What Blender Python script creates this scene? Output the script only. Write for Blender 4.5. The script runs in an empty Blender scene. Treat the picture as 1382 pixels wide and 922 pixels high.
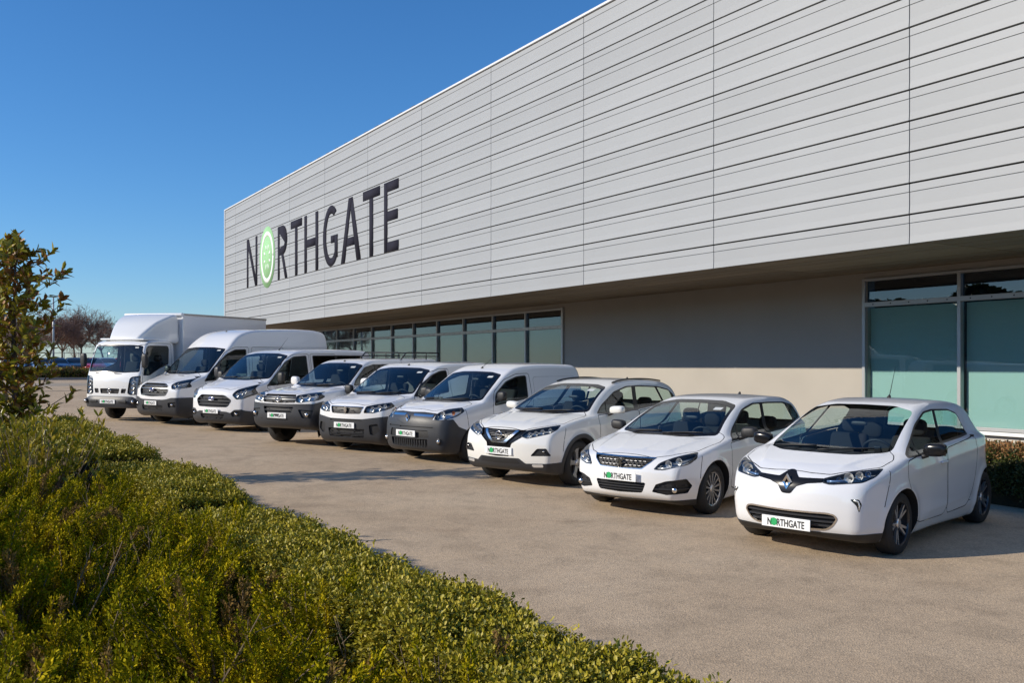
import bpy, bmesh, math, random
import numpy as np
from mathutils import Matrix, Vector
# ============ camera, sky, sun, exposure ============
sc = bpy.context.scene; COL = sc.collection
FPX = 1290.; VS, VC = 773/math.hypot(773, FPX), FPX/math.hypot(773, FPX)      # the row of vehicles runs along -X, the building's front faces -Y
cam = bpy.data.objects.new('camera', bpy.data.cameras.new('camera')); COL.objects.link(cam); sc.camera = cam
cam.data.lens = FPX/1382*36; cam.data.sensor_width = 36; cam.data.shift_y = 33/1382; cam.data.clip_end = 4000; cam.data.clip_start = .05
cam.location = (0, 0, 2); cam.rotation_euler = (math.pi/2, 0, math.atan2(VC, VS))
SUN_EL, SUN_PHI = math.radians(26.5), math.radians(16)          # light travels towards +Y, turned PHI towards +X
sdir = Vector((math.sin(SUN_PHI)*math.cos(SUN_EL), math.cos(SUN_PHI)*math.cos(SUN_EL), -math.sin(SUN_EL)))
world = bpy.data.worlds.new('World'); sc.world = world; world.use_nodes = True
wn = world.node_tree; sky = wn.nodes.new('ShaderNodeTexSky'); sky.sky_type = 'NISHITA'; sky.sun_disc = False
sky.sun_elevation = SUN_EL; sky.sun_rotation = math.atan2(-sdir.x, -sdir.y); sky.air_density = 1.0; sky.dust_density = .2; sky.ozone_density = 8.0; sky.altitude = 0
hs = wn.nodes.new('ShaderNodeHueSaturation'); hs.inputs['Saturation'].default_value = 1.1; wn.links.new(sky.outputs[0], hs.inputs['Color'])
wn.links.new(hs.outputs[0], wn.nodes['Background'].inputs[0]); wn.nodes['Background'].inputs[1].default_value = .148
sun = bpy.data.objects.new('sun', bpy.data.lights.new('sun', 'SUN')); COL.objects.link(sun)
sun.data.energy = 4.9; sun.data.angle = math.radians(.53); sun.data.color = (1, .91, .77); sun.rotation_euler = sdir.to_track_quat('-Z', 'Y').to_euler()
sc.view_settings.view_transform = 'Standard'; sc.view_settings.look = 'None'; sc.view_settings.exposure = 0.0; sc.view_settings.gamma = 1
sc.cycles.max_bounces = 8; sc.cycles.transparent_max_bounces = 16; sc.cycles.caustics_reflective = False; sc.cycles.caustics_refractive = False; sc.cycles.sample_clamp_indirect = 6
random.seed(7); rng = np.random.default_rng(7)
SL = .015                                                        # the yard climbs gently away from the camera
def gz(L): return SL*min(L, 95.) if L < 95 else SL*95
# ============ materials ============
MATS = {}
def nodes(name):
    m = bpy.data.materials.new(name); m.use_nodes = True; t = m.node_tree; return m, t, t.nodes['Principled BSDF']
def mat(name, col, rough=.5, metal=0., coat=0., noise=0., nscale=6., bump=0., bscale=40., emit=None, spec=.5, trans=0., inside=None, coat_r=.04):
    if name in MATS: return MATS[name]
    m, t, b = nodes(name); b.inputs['Roughness'].default_value = rough; b.inputs['Metallic'].default_value = metal
    b.inputs['Coat Weight'].default_value = coat; b.inputs['Coat Roughness'].default_value = coat_r; b.inputs['Specular IOR Level'].default_value = spec
    c4 = (*col, 1); b.inputs['Base Color'].default_value = c4; src = None
    if noise:
        tc = t.nodes.new('ShaderNodeTexCoord'); n = t.nodes.new('ShaderNodeTexNoise'); n.inputs['Scale'].default_value = nscale; n.inputs['Detail'].default_value = 5
        r = t.nodes.new('ShaderNodeMix'); r.data_type = 'RGBA'; t.links.new(tc.outputs['Object'], n.inputs['Vector']); t.links.new(n.outputs[0], r.inputs[0])
        r.inputs[6].default_value = (*[c*(1-noise) for c in col], 1); r.inputs[7].default_value = (*[min(1, c*(1+noise)) for c in col], 1)
        t.links.new(r.outputs[2], b.inputs['Base Color']); src = r.outputs[2]
    if inside is not None:                                       # the unpainted inner side of a panel
        g = t.nodes.new('ShaderNodeNewGeometry'); x = t.nodes.new('ShaderNodeMix'); x.data_type = 'RGBA'
        t.links.new(g.outputs['Backfacing'], x.inputs[0]); x.inputs[7].default_value = (*inside, 1)
        if src: t.links.new(src, x.inputs[6])
        else: x.inputs[6].default_value = c4
        t.links.new(x.outputs[2], b.inputs['Base Color'])
    if bump:
        tc = t.nodes.new('ShaderNodeTexCoord'); n = t.nodes.new('ShaderNodeTexNoise'); n.inputs['Scale'].default_value = bscale; n.inputs['Detail'].default_value = 4
        bp = t.nodes.new('ShaderNodeBump'); bp.inputs['Strength'].default_value = bump; bp.inputs['Distance'].default_value = .01
        t.links.new(tc.outputs['Object'], n.inputs['Vector']); t.links.new(n.outputs[0], bp.inputs['Height']); t.links.new(bp.outputs[0], b.inputs['Normal'])
    if emit: b.inputs['Emission Color'].default_value = (*emit[0], 1); b.inputs['Emission Strength'].default_value = emit[1]
    MATS[name] = m; return m
def glass(name, tint=(.75, .85, .85), refl=1.0, rough=0.0, ior=1.5):
    if name in MATS: return MATS[name]
    m = bpy.data.materials.new(name); m.use_nodes = True; t = m.node_tree; t.nodes.remove(t.nodes['Principled BSDF'])
    tr = t.nodes.new('ShaderNodeBsdfTransparent'); tr.inputs[0].default_value = (*tint, 1)
    gl = t.nodes.new('ShaderNodeBsdfGlossy'); gl.inputs['Roughness'].default_value = rough; gl.inputs[0].default_value = (refl, refl, refl, 1)
    fr = t.nodes.new('ShaderNodeFresnel'); fr.inputs[0].default_value = ior; mx = t.nodes.new('ShaderNodeMixShader')
    g = t.nodes.new('ShaderNodeNewGeometry'); io = t.nodes.new('ShaderNodeMix'); t.links.new(g.outputs['Backfacing'], io.inputs[0]); io.inputs[2].default_value = ior; io.inputs[3].default_value = 1/ior; t.links.new(io.outputs[0], fr.inputs[0])
    t.links.new(fr.outputs[0], mx.inputs[0]); t.links.new(tr.outputs[0], mx.inputs[1]); t.links.new(gl.outputs[0], mx.inputs[2]); t.links.new(mx.outputs[0], t.nodes['Material Output'].inputs[0])
    MATS[name] = m; return m
# ============ object helpers ============
def prop(o, label=None, cat=None, group=None, kind=None):
    if label: o['label'] = label
    if cat: o['category'] = cat
    if group: o['group'] = group
    if kind: o['kind'] = kind
    return o
def link(o, parent=None):
    COL.objects.link(o)
    if parent is not None: o.parent = parent
    return o
def empty(name, loc=(0, 0, 0), M=None, parent=None):
    o = bpy.data.objects.new(name, None); o.empty_display_size = .1; link(o, parent)
    if M is not None: o.matrix_world = M
    else: o.location = loc
    return o
def mesh(name, V, F, m, smooth=False, N=None):
    me = bpy.data.meshes.new(name); V = np.asarray(V, float)
    if isinstance(F, np.ndarray) and F.ndim == 2:
        k = F.shape[1]; me.vertices.add(len(V)); me.vertices.foreach_set('co', V.ravel()); me.loops.add(F.size); me.loops.foreach_set('vertex_index', F.ravel().astype(np.int32))
        me.polygons.add(len(F)); me.polygons.foreach_set('loop_start', np.arange(0, F.size, k, dtype=np.int32)); me.update(calc_edges=True)
    else: me.from_pydata(V.tolist(), [], [list(map(int, f)) for f in F])
    if isinstance(m, (list, tuple)):
        for q in m: me.materials.append(q)
    elif m: me.materials.append(m)
    if smooth or N is not None: me.polygons.foreach_set('use_smooth', [True]*len(me.polygons))
    if N is not None: me.normals_split_custom_set_from_vertices(N.tolist())
    return me
def ob(name, V, F, m, parent=None, smooth=False, N=None, loc=None):
    o = bpy.data.objects.new(name, mesh(name, V, F, m, smooth, N)); link(o, parent)
    if loc is not None: o.location = loc
    return o
class B:
    """collects simple solids into one mesh"""
    def __init__(s): s.V = []; s.F = []
    def add(s, V, F):
        o = len(s.V); s.V += [tuple(map(float, v)) for v in V]; s.F += [tuple(int(i)+o for i in f) for f in F]; return s
    def box(s, c, d, bev=0., R=None):
        hx, hy, hz = [q/2 for q in d]; c = Vector(c)
        if bev <= 0:
            V = [Vector((x*hx, y*hy, z*hz)) for x in (-1, 1) for y in (-1, 1) for z in (-1, 1)]
            F = [(0, 1, 3, 2), (4, 6, 7, 5), (0, 4, 5, 1), (2, 3, 7, 6), (0, 2, 6, 4), (1, 5, 7, 3)]
        else:
            bm = bmesh.new(); bmesh.ops.create_cube(bm, size=1)
            for v in bm.verts: v.co = Vector((v.co.x*d[0], v.co.y*d[1], v.co.z*d[2]))
            bmesh.ops.bevel(bm, geom=bm.edges[:], offset=bev, segments=3, affect='EDGES', profile=.5)
            bm.verts.index_update(); V = [v.co.copy() for v in bm.verts]; F = [[v.index for v in f.verts] for f in bm.faces]; bm.free()
        return s.add([(c+(R @ v if R else v)) for v in V], F)
    def tube(s, pts, r, n=8, cap=True):
        P = [Vector(p) for p in pts]; rs = r if isinstance(r, (list, tuple)) else [r]*len(P); V = []; F = []
        up = Vector((.3, .2, 1)).normalized()
        for i, p in enumerate(P):
            d = (P[min(i+1, len(P)-1)]-P[max(i-1, 0)]).normalized(); a = d.cross(up)
            if a.length < .05: a = d.cross(Vector((1, 0, 0)))
            a.normalize(); b = d.cross(a)
            for k in range(n):
                t = 2*math.pi*k/n; V.append(p+(a*math.cos(t)+b*math.sin(t))*rs[i])
        for i in range(len(P)-1):
            for k in range(n): F.append((i*n+k, i*n+(k+1) % n, (i+1)*n+(k+1) % n, (i+1)*n+k))
        if cap: F += [tuple(range(n))[::-1], tuple(range((len(P)-1)*n, len(P)*n))]
        return s.add(V, F)
    def lathe(s, prof, n=32, axis='y', c=(0, 0, 0)):
        """prof: (radius, along axis)"""
        V = []; F = []; m = len(prof)
        for i in range(n):
            t = 2*math.pi*i/n
            for r, h in prof:
                q = {'y': (r*math.cos(t), h, r*math.sin(t)), 'x': (h, r*math.cos(t), r*math.sin(t)), 'z': (r*math.cos(t), r*math.sin(t), h)}[axis]
                V.append((q[0]+c[0], q[1]+c[1], q[2]+c[2]))
        for i in range(n):
            for j in range(m-1): F.append((i*m+j, i*m+j+1, ((i+1) % n)*m+j+1, ((i+1) % n)*m+j))
        return s.add(V, F)
    def prism(s, poly, fn0, fn1):
        """poly of 2D points; fn0/fn1 map a point to the two 3D ends"""
        n = len(poly); V = [fn0(*p) for p in poly]+[fn1(*p) for p in poly]
        return s.add(V, [tuple(range(n))[::-1], tuple(range(n, 2*n))]+[(i, (i+1) % n, (i+1) % n+n, i+n) for i in range(n)])
    def sup(s, c, d, e=.6, nu=20, nv=10, R=None):
        """superellipsoid"""
        V = []; F = []; sg = lambda a, p: math.copysign(abs(a)**p, a)
        for j in range(nv+1):
            ph = -math.pi/2+math.pi*j/nv
            for i in range(nu):
                th = 2*math.pi*i/nu; v = Vector((d[0]/2*sg(math.cos(ph), e)*sg(math.cos(th), e), d[1]/2*sg(math.cos(ph), e)*sg(math.sin(th), e), d[2]/2*sg(math.sin(ph), e)))
                V.append(Vector(c)+(R @ v if R else v))
        for j in range(nv):
            for i in range(nu): F.append((j*nu+i, j*nu+(i+1) % nu, (j+1)*nu+(i+1) % nu, (j+1)*nu+i))
        return s.add(V, F)
    def ob(s, name, m, parent=None, smooth=False, loc=None): 
        o = ob(name, s.V, s.F, m, parent, smooth, None, loc)
        return o
def fixn(o):
    """consistent outward normals for simple solids"""
    bm = bmesh.new(); bm.from_mesh(o.data); bmesh.ops.recalc_face_normals(bm, faces=bm.faces); bm.to_mesh(o.data); bm.free(); return o
def auto(o, ang=35):
    o.data.polygons.foreach_set('use_smooth', [True]*len(o.data.polygons))
    try: o.data.set_sharp_from_angle(angle=math.radians(ang))
    except Exception: pass
    return o
def text_mesh(body, size, extrude=.002, offset=0., space=1.0):
    cu = bpy.data.curves.new('t', 'FONT'); cu.body = body; cu.size = size; cu.extrude = extrude; cu.offset = offset; cu.align_x = 'LEFT'; cu.space_character = space
    o = bpy.data.objects.new('t', cu); COL.objects.link(o); dg = bpy.context.evaluated_depsgraph_get()
    me = bpy.data.meshes.new_from_object(o.evaluated_get(dg)); bpy.data.objects.remove(o); bpy.data.curves.remove(cu)
    V = np.empty(len(me.vertices)*3); me.vertices.foreach_get('co', V); F = [tuple(p.vertices) for p in me.polygons]; bpy.data.meshes.remove(me)
    return V.reshape(-1, 3), F

# ---- CORE BEGIN
def crv(pts, n=10, closed=False):
    """centripetal Catmull-Rom through 2D points; a point given as (x, z, 1) is a sharp corner"""
    P = [np.array(p[:2], float) for p in pts]; C = [len(p) > 2 and p[2] for p in pts]
    m = len(P); out = []
    segs = m if closed else m-1
    for i in range(segs):
        p1, p2 = P[i], P[(i+1) % m]
        p0 = P[i-1] if (closed or i > 0) else 2*p1-p2
        p3 = P[(i+2) % m] if (closed or i+2 < m) else 2*p2-p1
        if C[i]: p0 = 2*p1-p2
        if C[(i+1) % m]: p3 = 2*p2-p1
        d = lambda a, b: max(np.hypot(*(a-b)), 1e-6)**.5
        t1 = d(p0, p1); t2 = t1+d(p1, p2); t3 = t2+d(p2, p3)
        for k in range(n):
            t = t1+(t2-t1)*k/n
            a1 = (t1-t)/t1*p0+t/t1*p1; a2 = (t2-t)/(t2-t1)*p1+(t-t1)/(t2-t1)*p2; a3 = (t3-t)/(t3-t2)*p2+(t-t2)/(t3-t2)*p3
            b1 = (t2-t)/t2*a1+t/t2*a2; b2 = (t3-t)/(t3-t1)*a2+(t-t1)/(t3-t1)*a3
            out.append((t2-t)/(t2-t1)*b1+(t-t1)/(t2-t1)*b2)
    if not closed: out.append(P[-1])
    return np.array(out)
def fillet(pts, r=.04, n=5):
    """closed polygon with rounded corners; a point (x, z, r) has its own radius"""
    P = [np.array(p[:2], float) for p in pts]; out = []; m = len(P)
    for i in range(m):
        rr = pts[i][2] if len(pts[i]) > 2 else r
        p, a, b = P[i], P[i-1], P[(i+1) % m]
        da, db = a-p, b-p; la, lb = np.hypot(*da), np.hypot(*db)
        d = min(rr, la*.45, lb*.45)
        if d < 1e-4: out.append(p); continue
        s, e = p+da/la*d, p+db/lb*d
        for k in range(n+1):
            t = k/n; out.append((1-t)**2*s+2*t*(1-t)*p+t*t*e)
    return np.array(out)
def polysd(x, z, poly):
    """signed distance to a closed polygon, negative inside"""
    shp = np.shape(x); x = np.ravel(x); z = np.ravel(z)
    d = np.full(x.shape, 1e9); ins = np.zeros(x.shape, bool)
    for i in range(len(poly)):
        ax, az = poly[i-1]; bx, bz = poly[i]
        ex, ez = bx-ax, bz-az; l = ex*ex+ez*ez
        if l < 1e-14: continue
        wx, wz = x-ax, z-az; t = np.clip((wx*ex+wz*ez)/l, 0, 1)
        d = np.minimum(d, (wx-ex*t)**2+(wz-ez*t)**2)
        c = ((az > z) != (bz > z))
        if abs(ez) > 1e-12: ins ^= c & (x < ex*(z-az)/ez+ax)
    d = np.sqrt(d); d[ins] *= -1
    return d.reshape(shp)
def psd_fast(x, z, poly, margin=.09):
    out = np.full(np.shape(x), 1.0); lo, hi = poly.min(0)-margin, poly.max(0)+margin
    m = (x > lo[0]) & (x < hi[0]) & (z > lo[1]) & (z < hi[1])
    if m.any(): out[m] = polysd(x[m], z[m], poly)
    return out
class Table1:
    """smoothed 1D lookup"""
    def __init__(s, knots, sm=.05, lo=-8., hi=4., st=.01):
        k = sorted(knots); s.x = np.arange(lo, hi, st); v = np.interp(s.x, [a for a, _ in k], [b for _, b in k])
        n = max(1, int(sm/st)); ker = np.hanning(2*n+3)[1:-1]; ker /= ker.sum()
        s.v = np.convolve(np.pad(v, len(ker)//2, mode='edge'), ker, 'valid')[:len(s.x)]
    def __call__(s, q): return np.interp(q, s.x, s.v)
class Prof:
    def __init__(s, poly, st=.02, blur=.02):
        s.st = st; s.lo = poly.min(0)-.5; hi = poly.max(0)+.5
        xs = np.arange(s.lo[0], hi[0], st); zs = np.arange(s.lo[1], hi[1], st)
        g = polysd(*np.meshgrid(xs, zs, indexing='ij'), poly)
        n = max(1, int(round(blur/st))); ker = np.hanning(2*n+3)[1:-1]; ker /= ker.sum()
        for ax in (0, 1):
            gp = np.pad(g, [(n, n) if a == ax else (0, 0) for a in (0, 1)], mode='edge')
            g = sum(ker[i]*np.take(gp, range(i, i+g.shape[ax]), axis=ax) for i in range(2*n+1))
        s.g = g
    def __call__(s, x, z, cubic=True):
        g = s.g; fx = np.clip((x-s.lo[0])/s.st, 1, g.shape[0]-3.001); fz = np.clip((z-s.lo[1])/s.st, 1, g.shape[1]-3.001)
        ix = fx.astype(int); iz = fz.astype(int); tx = fx-ix; tz = fz-iz
        if not cubic:
            return (g[ix, iz]*(1-tx)+g[ix+1, iz]*tx)*(1-tz)+(g[ix, iz+1]*(1-tx)+g[ix+1, iz+1]*tx)*tz
        def w(t): return ((1-t)**3/6, (3*t**3-6*t*t+4)/6, (-3*t**3+3*t*t+3*t+1)/6, t**3/6)   # B-spline: smooth normals
        wx, wz = w(tx), w(tz); r = 0
        for a in range(4):
            for b in range(4): r = r+wx[a]*wz[b]*g[ix+a-1, iz+b-1]
        return r
def smax(a, b, k):
    h = np.maximum(k-np.abs(a-b), 0)/k
    return np.maximum(a, b)+h*h*k*.25
class Hull:
    def __init__(s, S):
        s.S = S; s.prof = Prof(crv(S['profile'], 8, True), blur=S.get('blur', .02)); s.plan = Table1(S['plan'], S.get('plansm', .12))
        s.hw = max(b for _, b in S["plan"]); s.bow = Table1(S['bow'], .2); s.crown = Table1(S['crown'], .2); s.belt = Table1(S['belt'], .3)
        s.low = Table1(S['low'], .05, -1, 4, .005); s.up = Table1(S['up'], .025, -4, 4, .005); s.k = Table1(S['k'], .15)
        s.flares = S.get('flares', []); s.upx = Table1(S.get('upx', [(0, 1.)]), .4); s.creases = S.get('creases', [])
    def W(s, x, z):
        w = s.plan(x)-s.low(z)-s.up(z-s.belt(x))*s.upx(x)
        for (cx, cz, r, amp, wid) in s.flares:
            d = np.hypot(x-cx, z-cz); w = w+amp*np.exp(-((d-r)/wid)**2)
        for (x0, z0, x1, z1, amp, wid) in s.creases:      # a ridge along a line in side view
            t = np.clip((x-x0)/(x1-x0), 0, 1); zl = z0+(z1-z0)*t; e = np.clip(np.minimum(t, 1-t)*8, 0, 1)
            dz = z-zl; w = w+amp*e*np.where(dz > 0, np.exp(-dz/wid), np.exp(dz/(wid*.35)))
        return w
    def f(s, P, cubic=True):
        x, y, z = P[..., 0], P[..., 1], P[..., 2]; ay = np.sqrt(y*y+1e-8); u2 = np.minimum((ay/s.hw)**2, 1.5)
        zz = z+s.crown(x)*u2
        if cubic:
            for (x0, y0, x1, y1, amp) in s.S.get('ridge', []):       # creases running along the bonnet or roof
                t = np.clip((x-x0)/(x1-x0), 0, 1); yl = y0+(y1-y0)*t; e = np.clip(np.minimum((x-x1)/(x0-x1), (x0-x)/(x0-x1))*6, 0, 1); q = ay-yl
                zz = zz-amp*e*np.where(q < 0, np.exp(q/.10), np.exp(-q/max(.020, 1.3*s.S.get('h', .02))))
        d1 = s.prof(x+s.bow(x)*u2, zz, cubic)
        return smax(d1, (ay-s.W(x, z))*.96, s.k(x))
    def grad(s, P, e=2e-3):
        g = np.empty_like(P)
        for i in range(3):
            d = np.zeros(3); d[i] = e; g[:, i] = (s.f(P+d)-s.f(P-d))/(2*e)
        return g
    def project(s, P, it=4):
        for _ in range(it):
            g = s.grad(P); P = P-g*(s.f(P)/np.maximum((g*g).sum(1), .05))[:, None]
        return P
    def yside(s, x, z):
        """half-width of the surface at (x, z)"""
        lo = np.zeros(np.shape(x)); hi = np.full(np.shape(x), s.hw+.2)
        for _ in range(24):
            m = (lo+hi)/2; ins = s.f(np.stack([x, m, z], -1)) < 0
            lo = np.where(ins, m, lo); hi = np.where(ins, hi, m)
        return lo
    def mesh(s, h):
        pr = crv(s.S['profile'], 8, True); lo = np.array([pr[:, 0].min(), -s.hw, pr[:, 1].min()])-2.3*h; hi = np.array([pr[:, 0].max(), s.hw, pr[:, 1].max()])+.06+2.3*h
        ax = [np.arange(lo[i], hi[i]+h, h) for i in range(3)]
        ny = len(ax[1])//2+1; ax[1] = (np.arange(2*ny)-ny+.5)*h    # symmetric
        G = np.stack(np.meshgrid(*ax, indexing='ij'), -1)
        V = np.empty(G.shape[:3])
        Vh = s.f(G[:, ny:], False); V[:, ny:] = Vh; V[:, :ny] = Vh[:, ::-1]
        I = V < 0; nx, nyy, nz = V.shape
        c = [(i, j, k) for i in (0, 1) for j in (0, 1) for k in (0, 1)]
        sh = lambda A, o: A[o[0]:nx-1+o[0], o[1]:nyy-1+o[1], o[2]:nz-1+o[2]]
        cnt = sum(sh(I, o).astype(np.int8) for o in c); act = (cnt > 0) & (cnt < 8)
        idx = -np.ones(act.shape, int); cells = np.argwhere(act); idx[act] = np.arange(len(cells))
        acc = np.zeros((len(cells), 3)); num = np.zeros(len(cells))
        for a in range(8):
            for b in range(a+1, 8):
                oa, ob = np.array(c[a]), np.array(c[b])
                if np.abs(oa-ob).sum() != 1: continue
                ca, cb = cells+oa, cells+ob; va = V[tuple(ca.T)]; vb = V[tuple(cb.T)]; m = (va < 0) != (vb < 0)
                t = np.where(m, va/np.where(m, va-vb, 1), 0)
                acc += np.where(m[:, None], ca+(cb-ca)*t[:, None], 0); num += m
        P = acc/num[:, None]*h+np.array([a[0] for a in ax])
        quads = []
        for d in range(3):
            e = [0, 0, 0]; e[d] = 1
            A = I; B = np.roll(I, -1, d); sl = [slice(1, -1)]*3; sl[d] = slice(0, -1)
            m = np.zeros_like(I); m[tuple(sl)] = (A != B)[tuple(sl)]
            p = np.argwhere(m); o1, o2 = [(1, 2), (2, 0), (0, 1)][d]
            u = np.zeros(3, int); u[o1] = 1; w = np.zeros(3, int); w[o2] = 1
            q = np.stack([idx[tuple((p-u-w).T)], idx[tuple((p-w).T)], idx[tuple(p.T)], idx[tuple((p-u).T)]], 1)
            fl = ~A[tuple(p.T)]; q[fl] = q[fl][:, ::-1]
            quads.append(q)
        Q = np.concatenate(quads); Q = Q[(Q >= 0).all(1)]
        P = s.project(P, 3)
        # even the vertices out along the surface, then put them back on it
        e = np.concatenate([Q[:, [0, 1]], Q[:, [1, 2]], Q[:, [2, 3]], Q[:, [3, 0]]])
        for it in range(3):
            sm = np.zeros_like(P); n = np.zeros(len(P))
            for a, b in ((0, 1), (1, 0)):
                for k in range(3): sm[:, k] += np.bincount(e[:, a], P[e[:, b], k], len(P))
                n += np.bincount(e[:, a], minlength=len(P))
            P = s.project(P+.5*(sm/np.maximum(n, 1)[:, None]-P), 1 if it < 2 else 2)
        F = np.concatenate([Q[:, [0, 1, 2]], Q[:, [0, 2, 3]]])
        return Mesh(P, F, vnormals(P, F))
def vnormals(P, F):
    fn = np.cross(P[F[:, 1]]-P[F[:, 0]], P[F[:, 2]]-P[F[:, 0]]); n = np.zeros_like(P)
    for k in range(3):
        for a in range(3): n[:, k] += np.bincount(F[:, a], fn[:, k], len(P))
    return n/np.maximum(np.linalg.norm(n, axis=1), 1e-9)[:, None]
class Mesh:
    def __init__(s, P, F, N): s.P, s.F, s.N = P, F, N
    def sub(s, mask):
        F = s.F[mask]; u, inv = np.unique(F, return_inverse=True)
        return Mesh(s.P[u], inv.reshape(-1, 3), s.N[u])
    def cen(s): return s.P[s.F].mean(1)
    def split(s, fn):
        """(inside, outside) of the level set fn(P, N) = 0"""
        P, F, N = s.P, s.F, s.N
        if len(F) == 0: return s, s
        v = fn(P, N); v = np.where(np.abs(v) < 2e-5, 2e-5, v); I = v < 0; c = I[F].sum(1)
        mix = (c == 1) | (c == 2); M = F[mix]
        if len(M) == 0: return s.sub(c == 3), s.sub(c == 0)
        cm = I[M].sum(1); lone = np.where(cm == 1, True, False)      # the odd vertex is inside when one is inside
        odd = np.argmax(I[M] == lone[:, None], 1); r = np.arange(len(M))
        a, b, d = M[r, odd], M[r, (odd+1) % 3], M[r, (odd+2) % 3]
        E = np.concatenate([np.stack([a, b], 1), np.stack([a, d], 1)]); Es = np.sort(E, 1)
        U, inv = np.unique(Es, axis=0, return_inverse=True); inv = inv.ravel()
        t = v[U[:, 0]]/(v[U[:, 0]]-v[U[:, 1]]); lo = np.zeros(len(U)); hi = np.ones(len(U)); sl = v[U[:, 0]] < 0
        for _ in range(4):
            Q = P[U[:, 0]]+(P[U[:, 1]]-P[U[:, 0]])*t[:, None]; QN = N[U[:, 0]]+(N[U[:, 1]]-N[U[:, 0]])*t[:, None]
            q = fn(Q, QN); same = (q < 0) == sl; lo = np.where(same, t, lo); hi = np.where(same, hi, t); t = .5*(lo+hi)
        Q = P[U[:, 0]]+(P[U[:, 1]]-P[U[:, 0]])*t[:, None]; QN = N[U[:, 0]]+(N[U[:, 1]]-N[U[:, 0]])*t[:, None]
        QN /= np.maximum(np.linalg.norm(QN, axis=1), 1e-9)[:, None]
        ab, ad = inv[:len(M)]+len(P), inv[len(M):]+len(P)
        tri1 = np.stack([a, ab, ad], 1); tri2 = np.concatenate([np.stack([ab, b, d], 1), np.stack([ab, d, ad], 1)])
        A = Mesh(np.concatenate([P, Q]), None, np.concatenate([N, QN]))
        def mk(*fs):
            A.F = np.concatenate(fs); return A.sub(slice(None))
        l2 = np.concatenate([lone, lone])
        return (mk(F[c == 3], tri1[lone], tri2[~l2]), mk(F[c == 0], tri1[~lone], tri2[l2]))
    def offset(s, d): return Mesh(s.P+s.N*d, s.F, s.N)
    def boundary(s):
        e = np.concatenate([s.F[:, [0, 1]], s.F[:, [1, 2]], s.F[:, [2, 0]]]); k = np.sort(e, 1)
        u, i, c = np.unique(k, axis=0, return_index=True, return_counts=True)
        return e[i[c == 1]]
    def rim(s, d):
        """wall from the border down by d along the normals"""
        b = s.boundary(); u, inv = np.unique(b, return_inverse=True); inv = inv.reshape(-1, 2); n = len(u)
        P = np.concatenate([s.P[u], s.P[u]+s.N[u]*d]); F = np.concatenate([np.stack([inv[:, 1], inv[:, 0], inv[:, 0]+n], 1), np.stack([inv[:, 1], inv[:, 0]+n, inv[:, 1]+n], 1)])
        return Mesh(P, F, vnormals(P, F))
    def solid(s, d):
        """the patch, its wall and a back sheet d inside"""
        return join(s, s.rim(d), Mesh(s.P+s.N*d, s.F[:, ::-1], -s.N))
def join(*ms):
    ms = [m for m in ms if m is not None and len(m.F)]; o = np.cumsum([0]+[len(m.P) for m in ms])
    return Mesh(np.concatenate([m.P for m in ms]), np.concatenate([m.F+o[i] for i, m in enumerate(ms)]), np.concatenate([m.N for m in ms]))
def reg(kind, poly, lim=-1e9, side=None, ang=0., xr=0.):
    """region function for Mesh.split. kind: side (x,z) | front (|y|,z) | top (x,|y|) | ob: azimuth ang degrees, (t,z), t=|y|cos-(x-xr)sin"""
    ca, sa = math.cos(math.radians(ang)), math.sin(math.radians(ang))
    def fn(P, N):
        x, y, z = P[:, 0], P[:, 1], P[:, 2]; ay = np.abs(y)
        if kind == 'side': r = np.maximum(psd_fast(x, z, poly), lim-ay)
        elif kind == 'front': r = np.maximum(psd_fast(ay, z, poly), lim-x)
        elif kind == 'rear': r = np.maximum(psd_fast(ay, z, poly), x-lim)
        elif kind == 'top': r = np.maximum(psd_fast(x, ay, poly), lim-z)
        else: r = np.maximum(psd_fast(ay*ca-(x-xr)*sa, z, poly), lim-(x*ca+ay*sa))
        if side: r = np.maximum(r, -y*side)
        return r
    return fn
# ---- CORE END

# ---- SPECS BEGIN
SP = {}
SP['zoe'] = dict(pose=(8.08, 7.04, 16.1), h=.0175, hw=.865,
 profile=[(.45,.19),(.70,.21),(.80,.30),(.84,.45),(.845,.60),(.80,.76),(.64,.875),(.25,.99),(-.02,1.045,1),(-.50,1.255),(-.98,1.435),(-1.4,1.495),(-1.85,1.505),(-2.3,1.475),(-2.68,1.42),(-2.92,1.31),(-3.06,1.08),(-3.17,.92),(-3.22,.72),(-3.21,.45),(-3.08,.27),(-2.85,.19),(-1.2,.17)],
 plan=[(.9,.60),(.7,.675),(.5,.755),(.3,.825),(0,.865),(-2.3,.86),(-2.6,.84),(-2.9,.755),(-3.22,.60)], bow=[(.84,.28),(.3,.22),(-.2,.2),(-1,.12),(-1.8,0),(-2.7,-.1),(-3.2,-.2)],
 crown=[(.8,.06),(-.1,.05),(-1.,.03),(-2,.05),(-3,.03)], belt=[(-.2,.97),(-1.8,1.07),(-2.9,1.04)], low=[(.15,.08),(.3,.02),(.5,0),(.8,.0),(1.0,.02)],
 up=[(0,0),(.02,.04),(.07,.085),(.5,.31)], upx=[(-1.2,1.),(-2,1.05),(-3,1.1)], k=[(.8,.075),(.3,.06),(0,.055),(-.6,.07),(-2.2,.07),(-3,.12)], flares=[(0,.315,.37,.012,.05),(-2.588,.315,.37,.014,.05)], creases=[(-.0,.80,-3.1,.98,.012,.16),(-.5,.36,-2.1,.42,.012,.12)], ridge=[(.60,.40,-.1,.66,.014)], wb=2.588, wr=.315, ar=.36)
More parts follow.
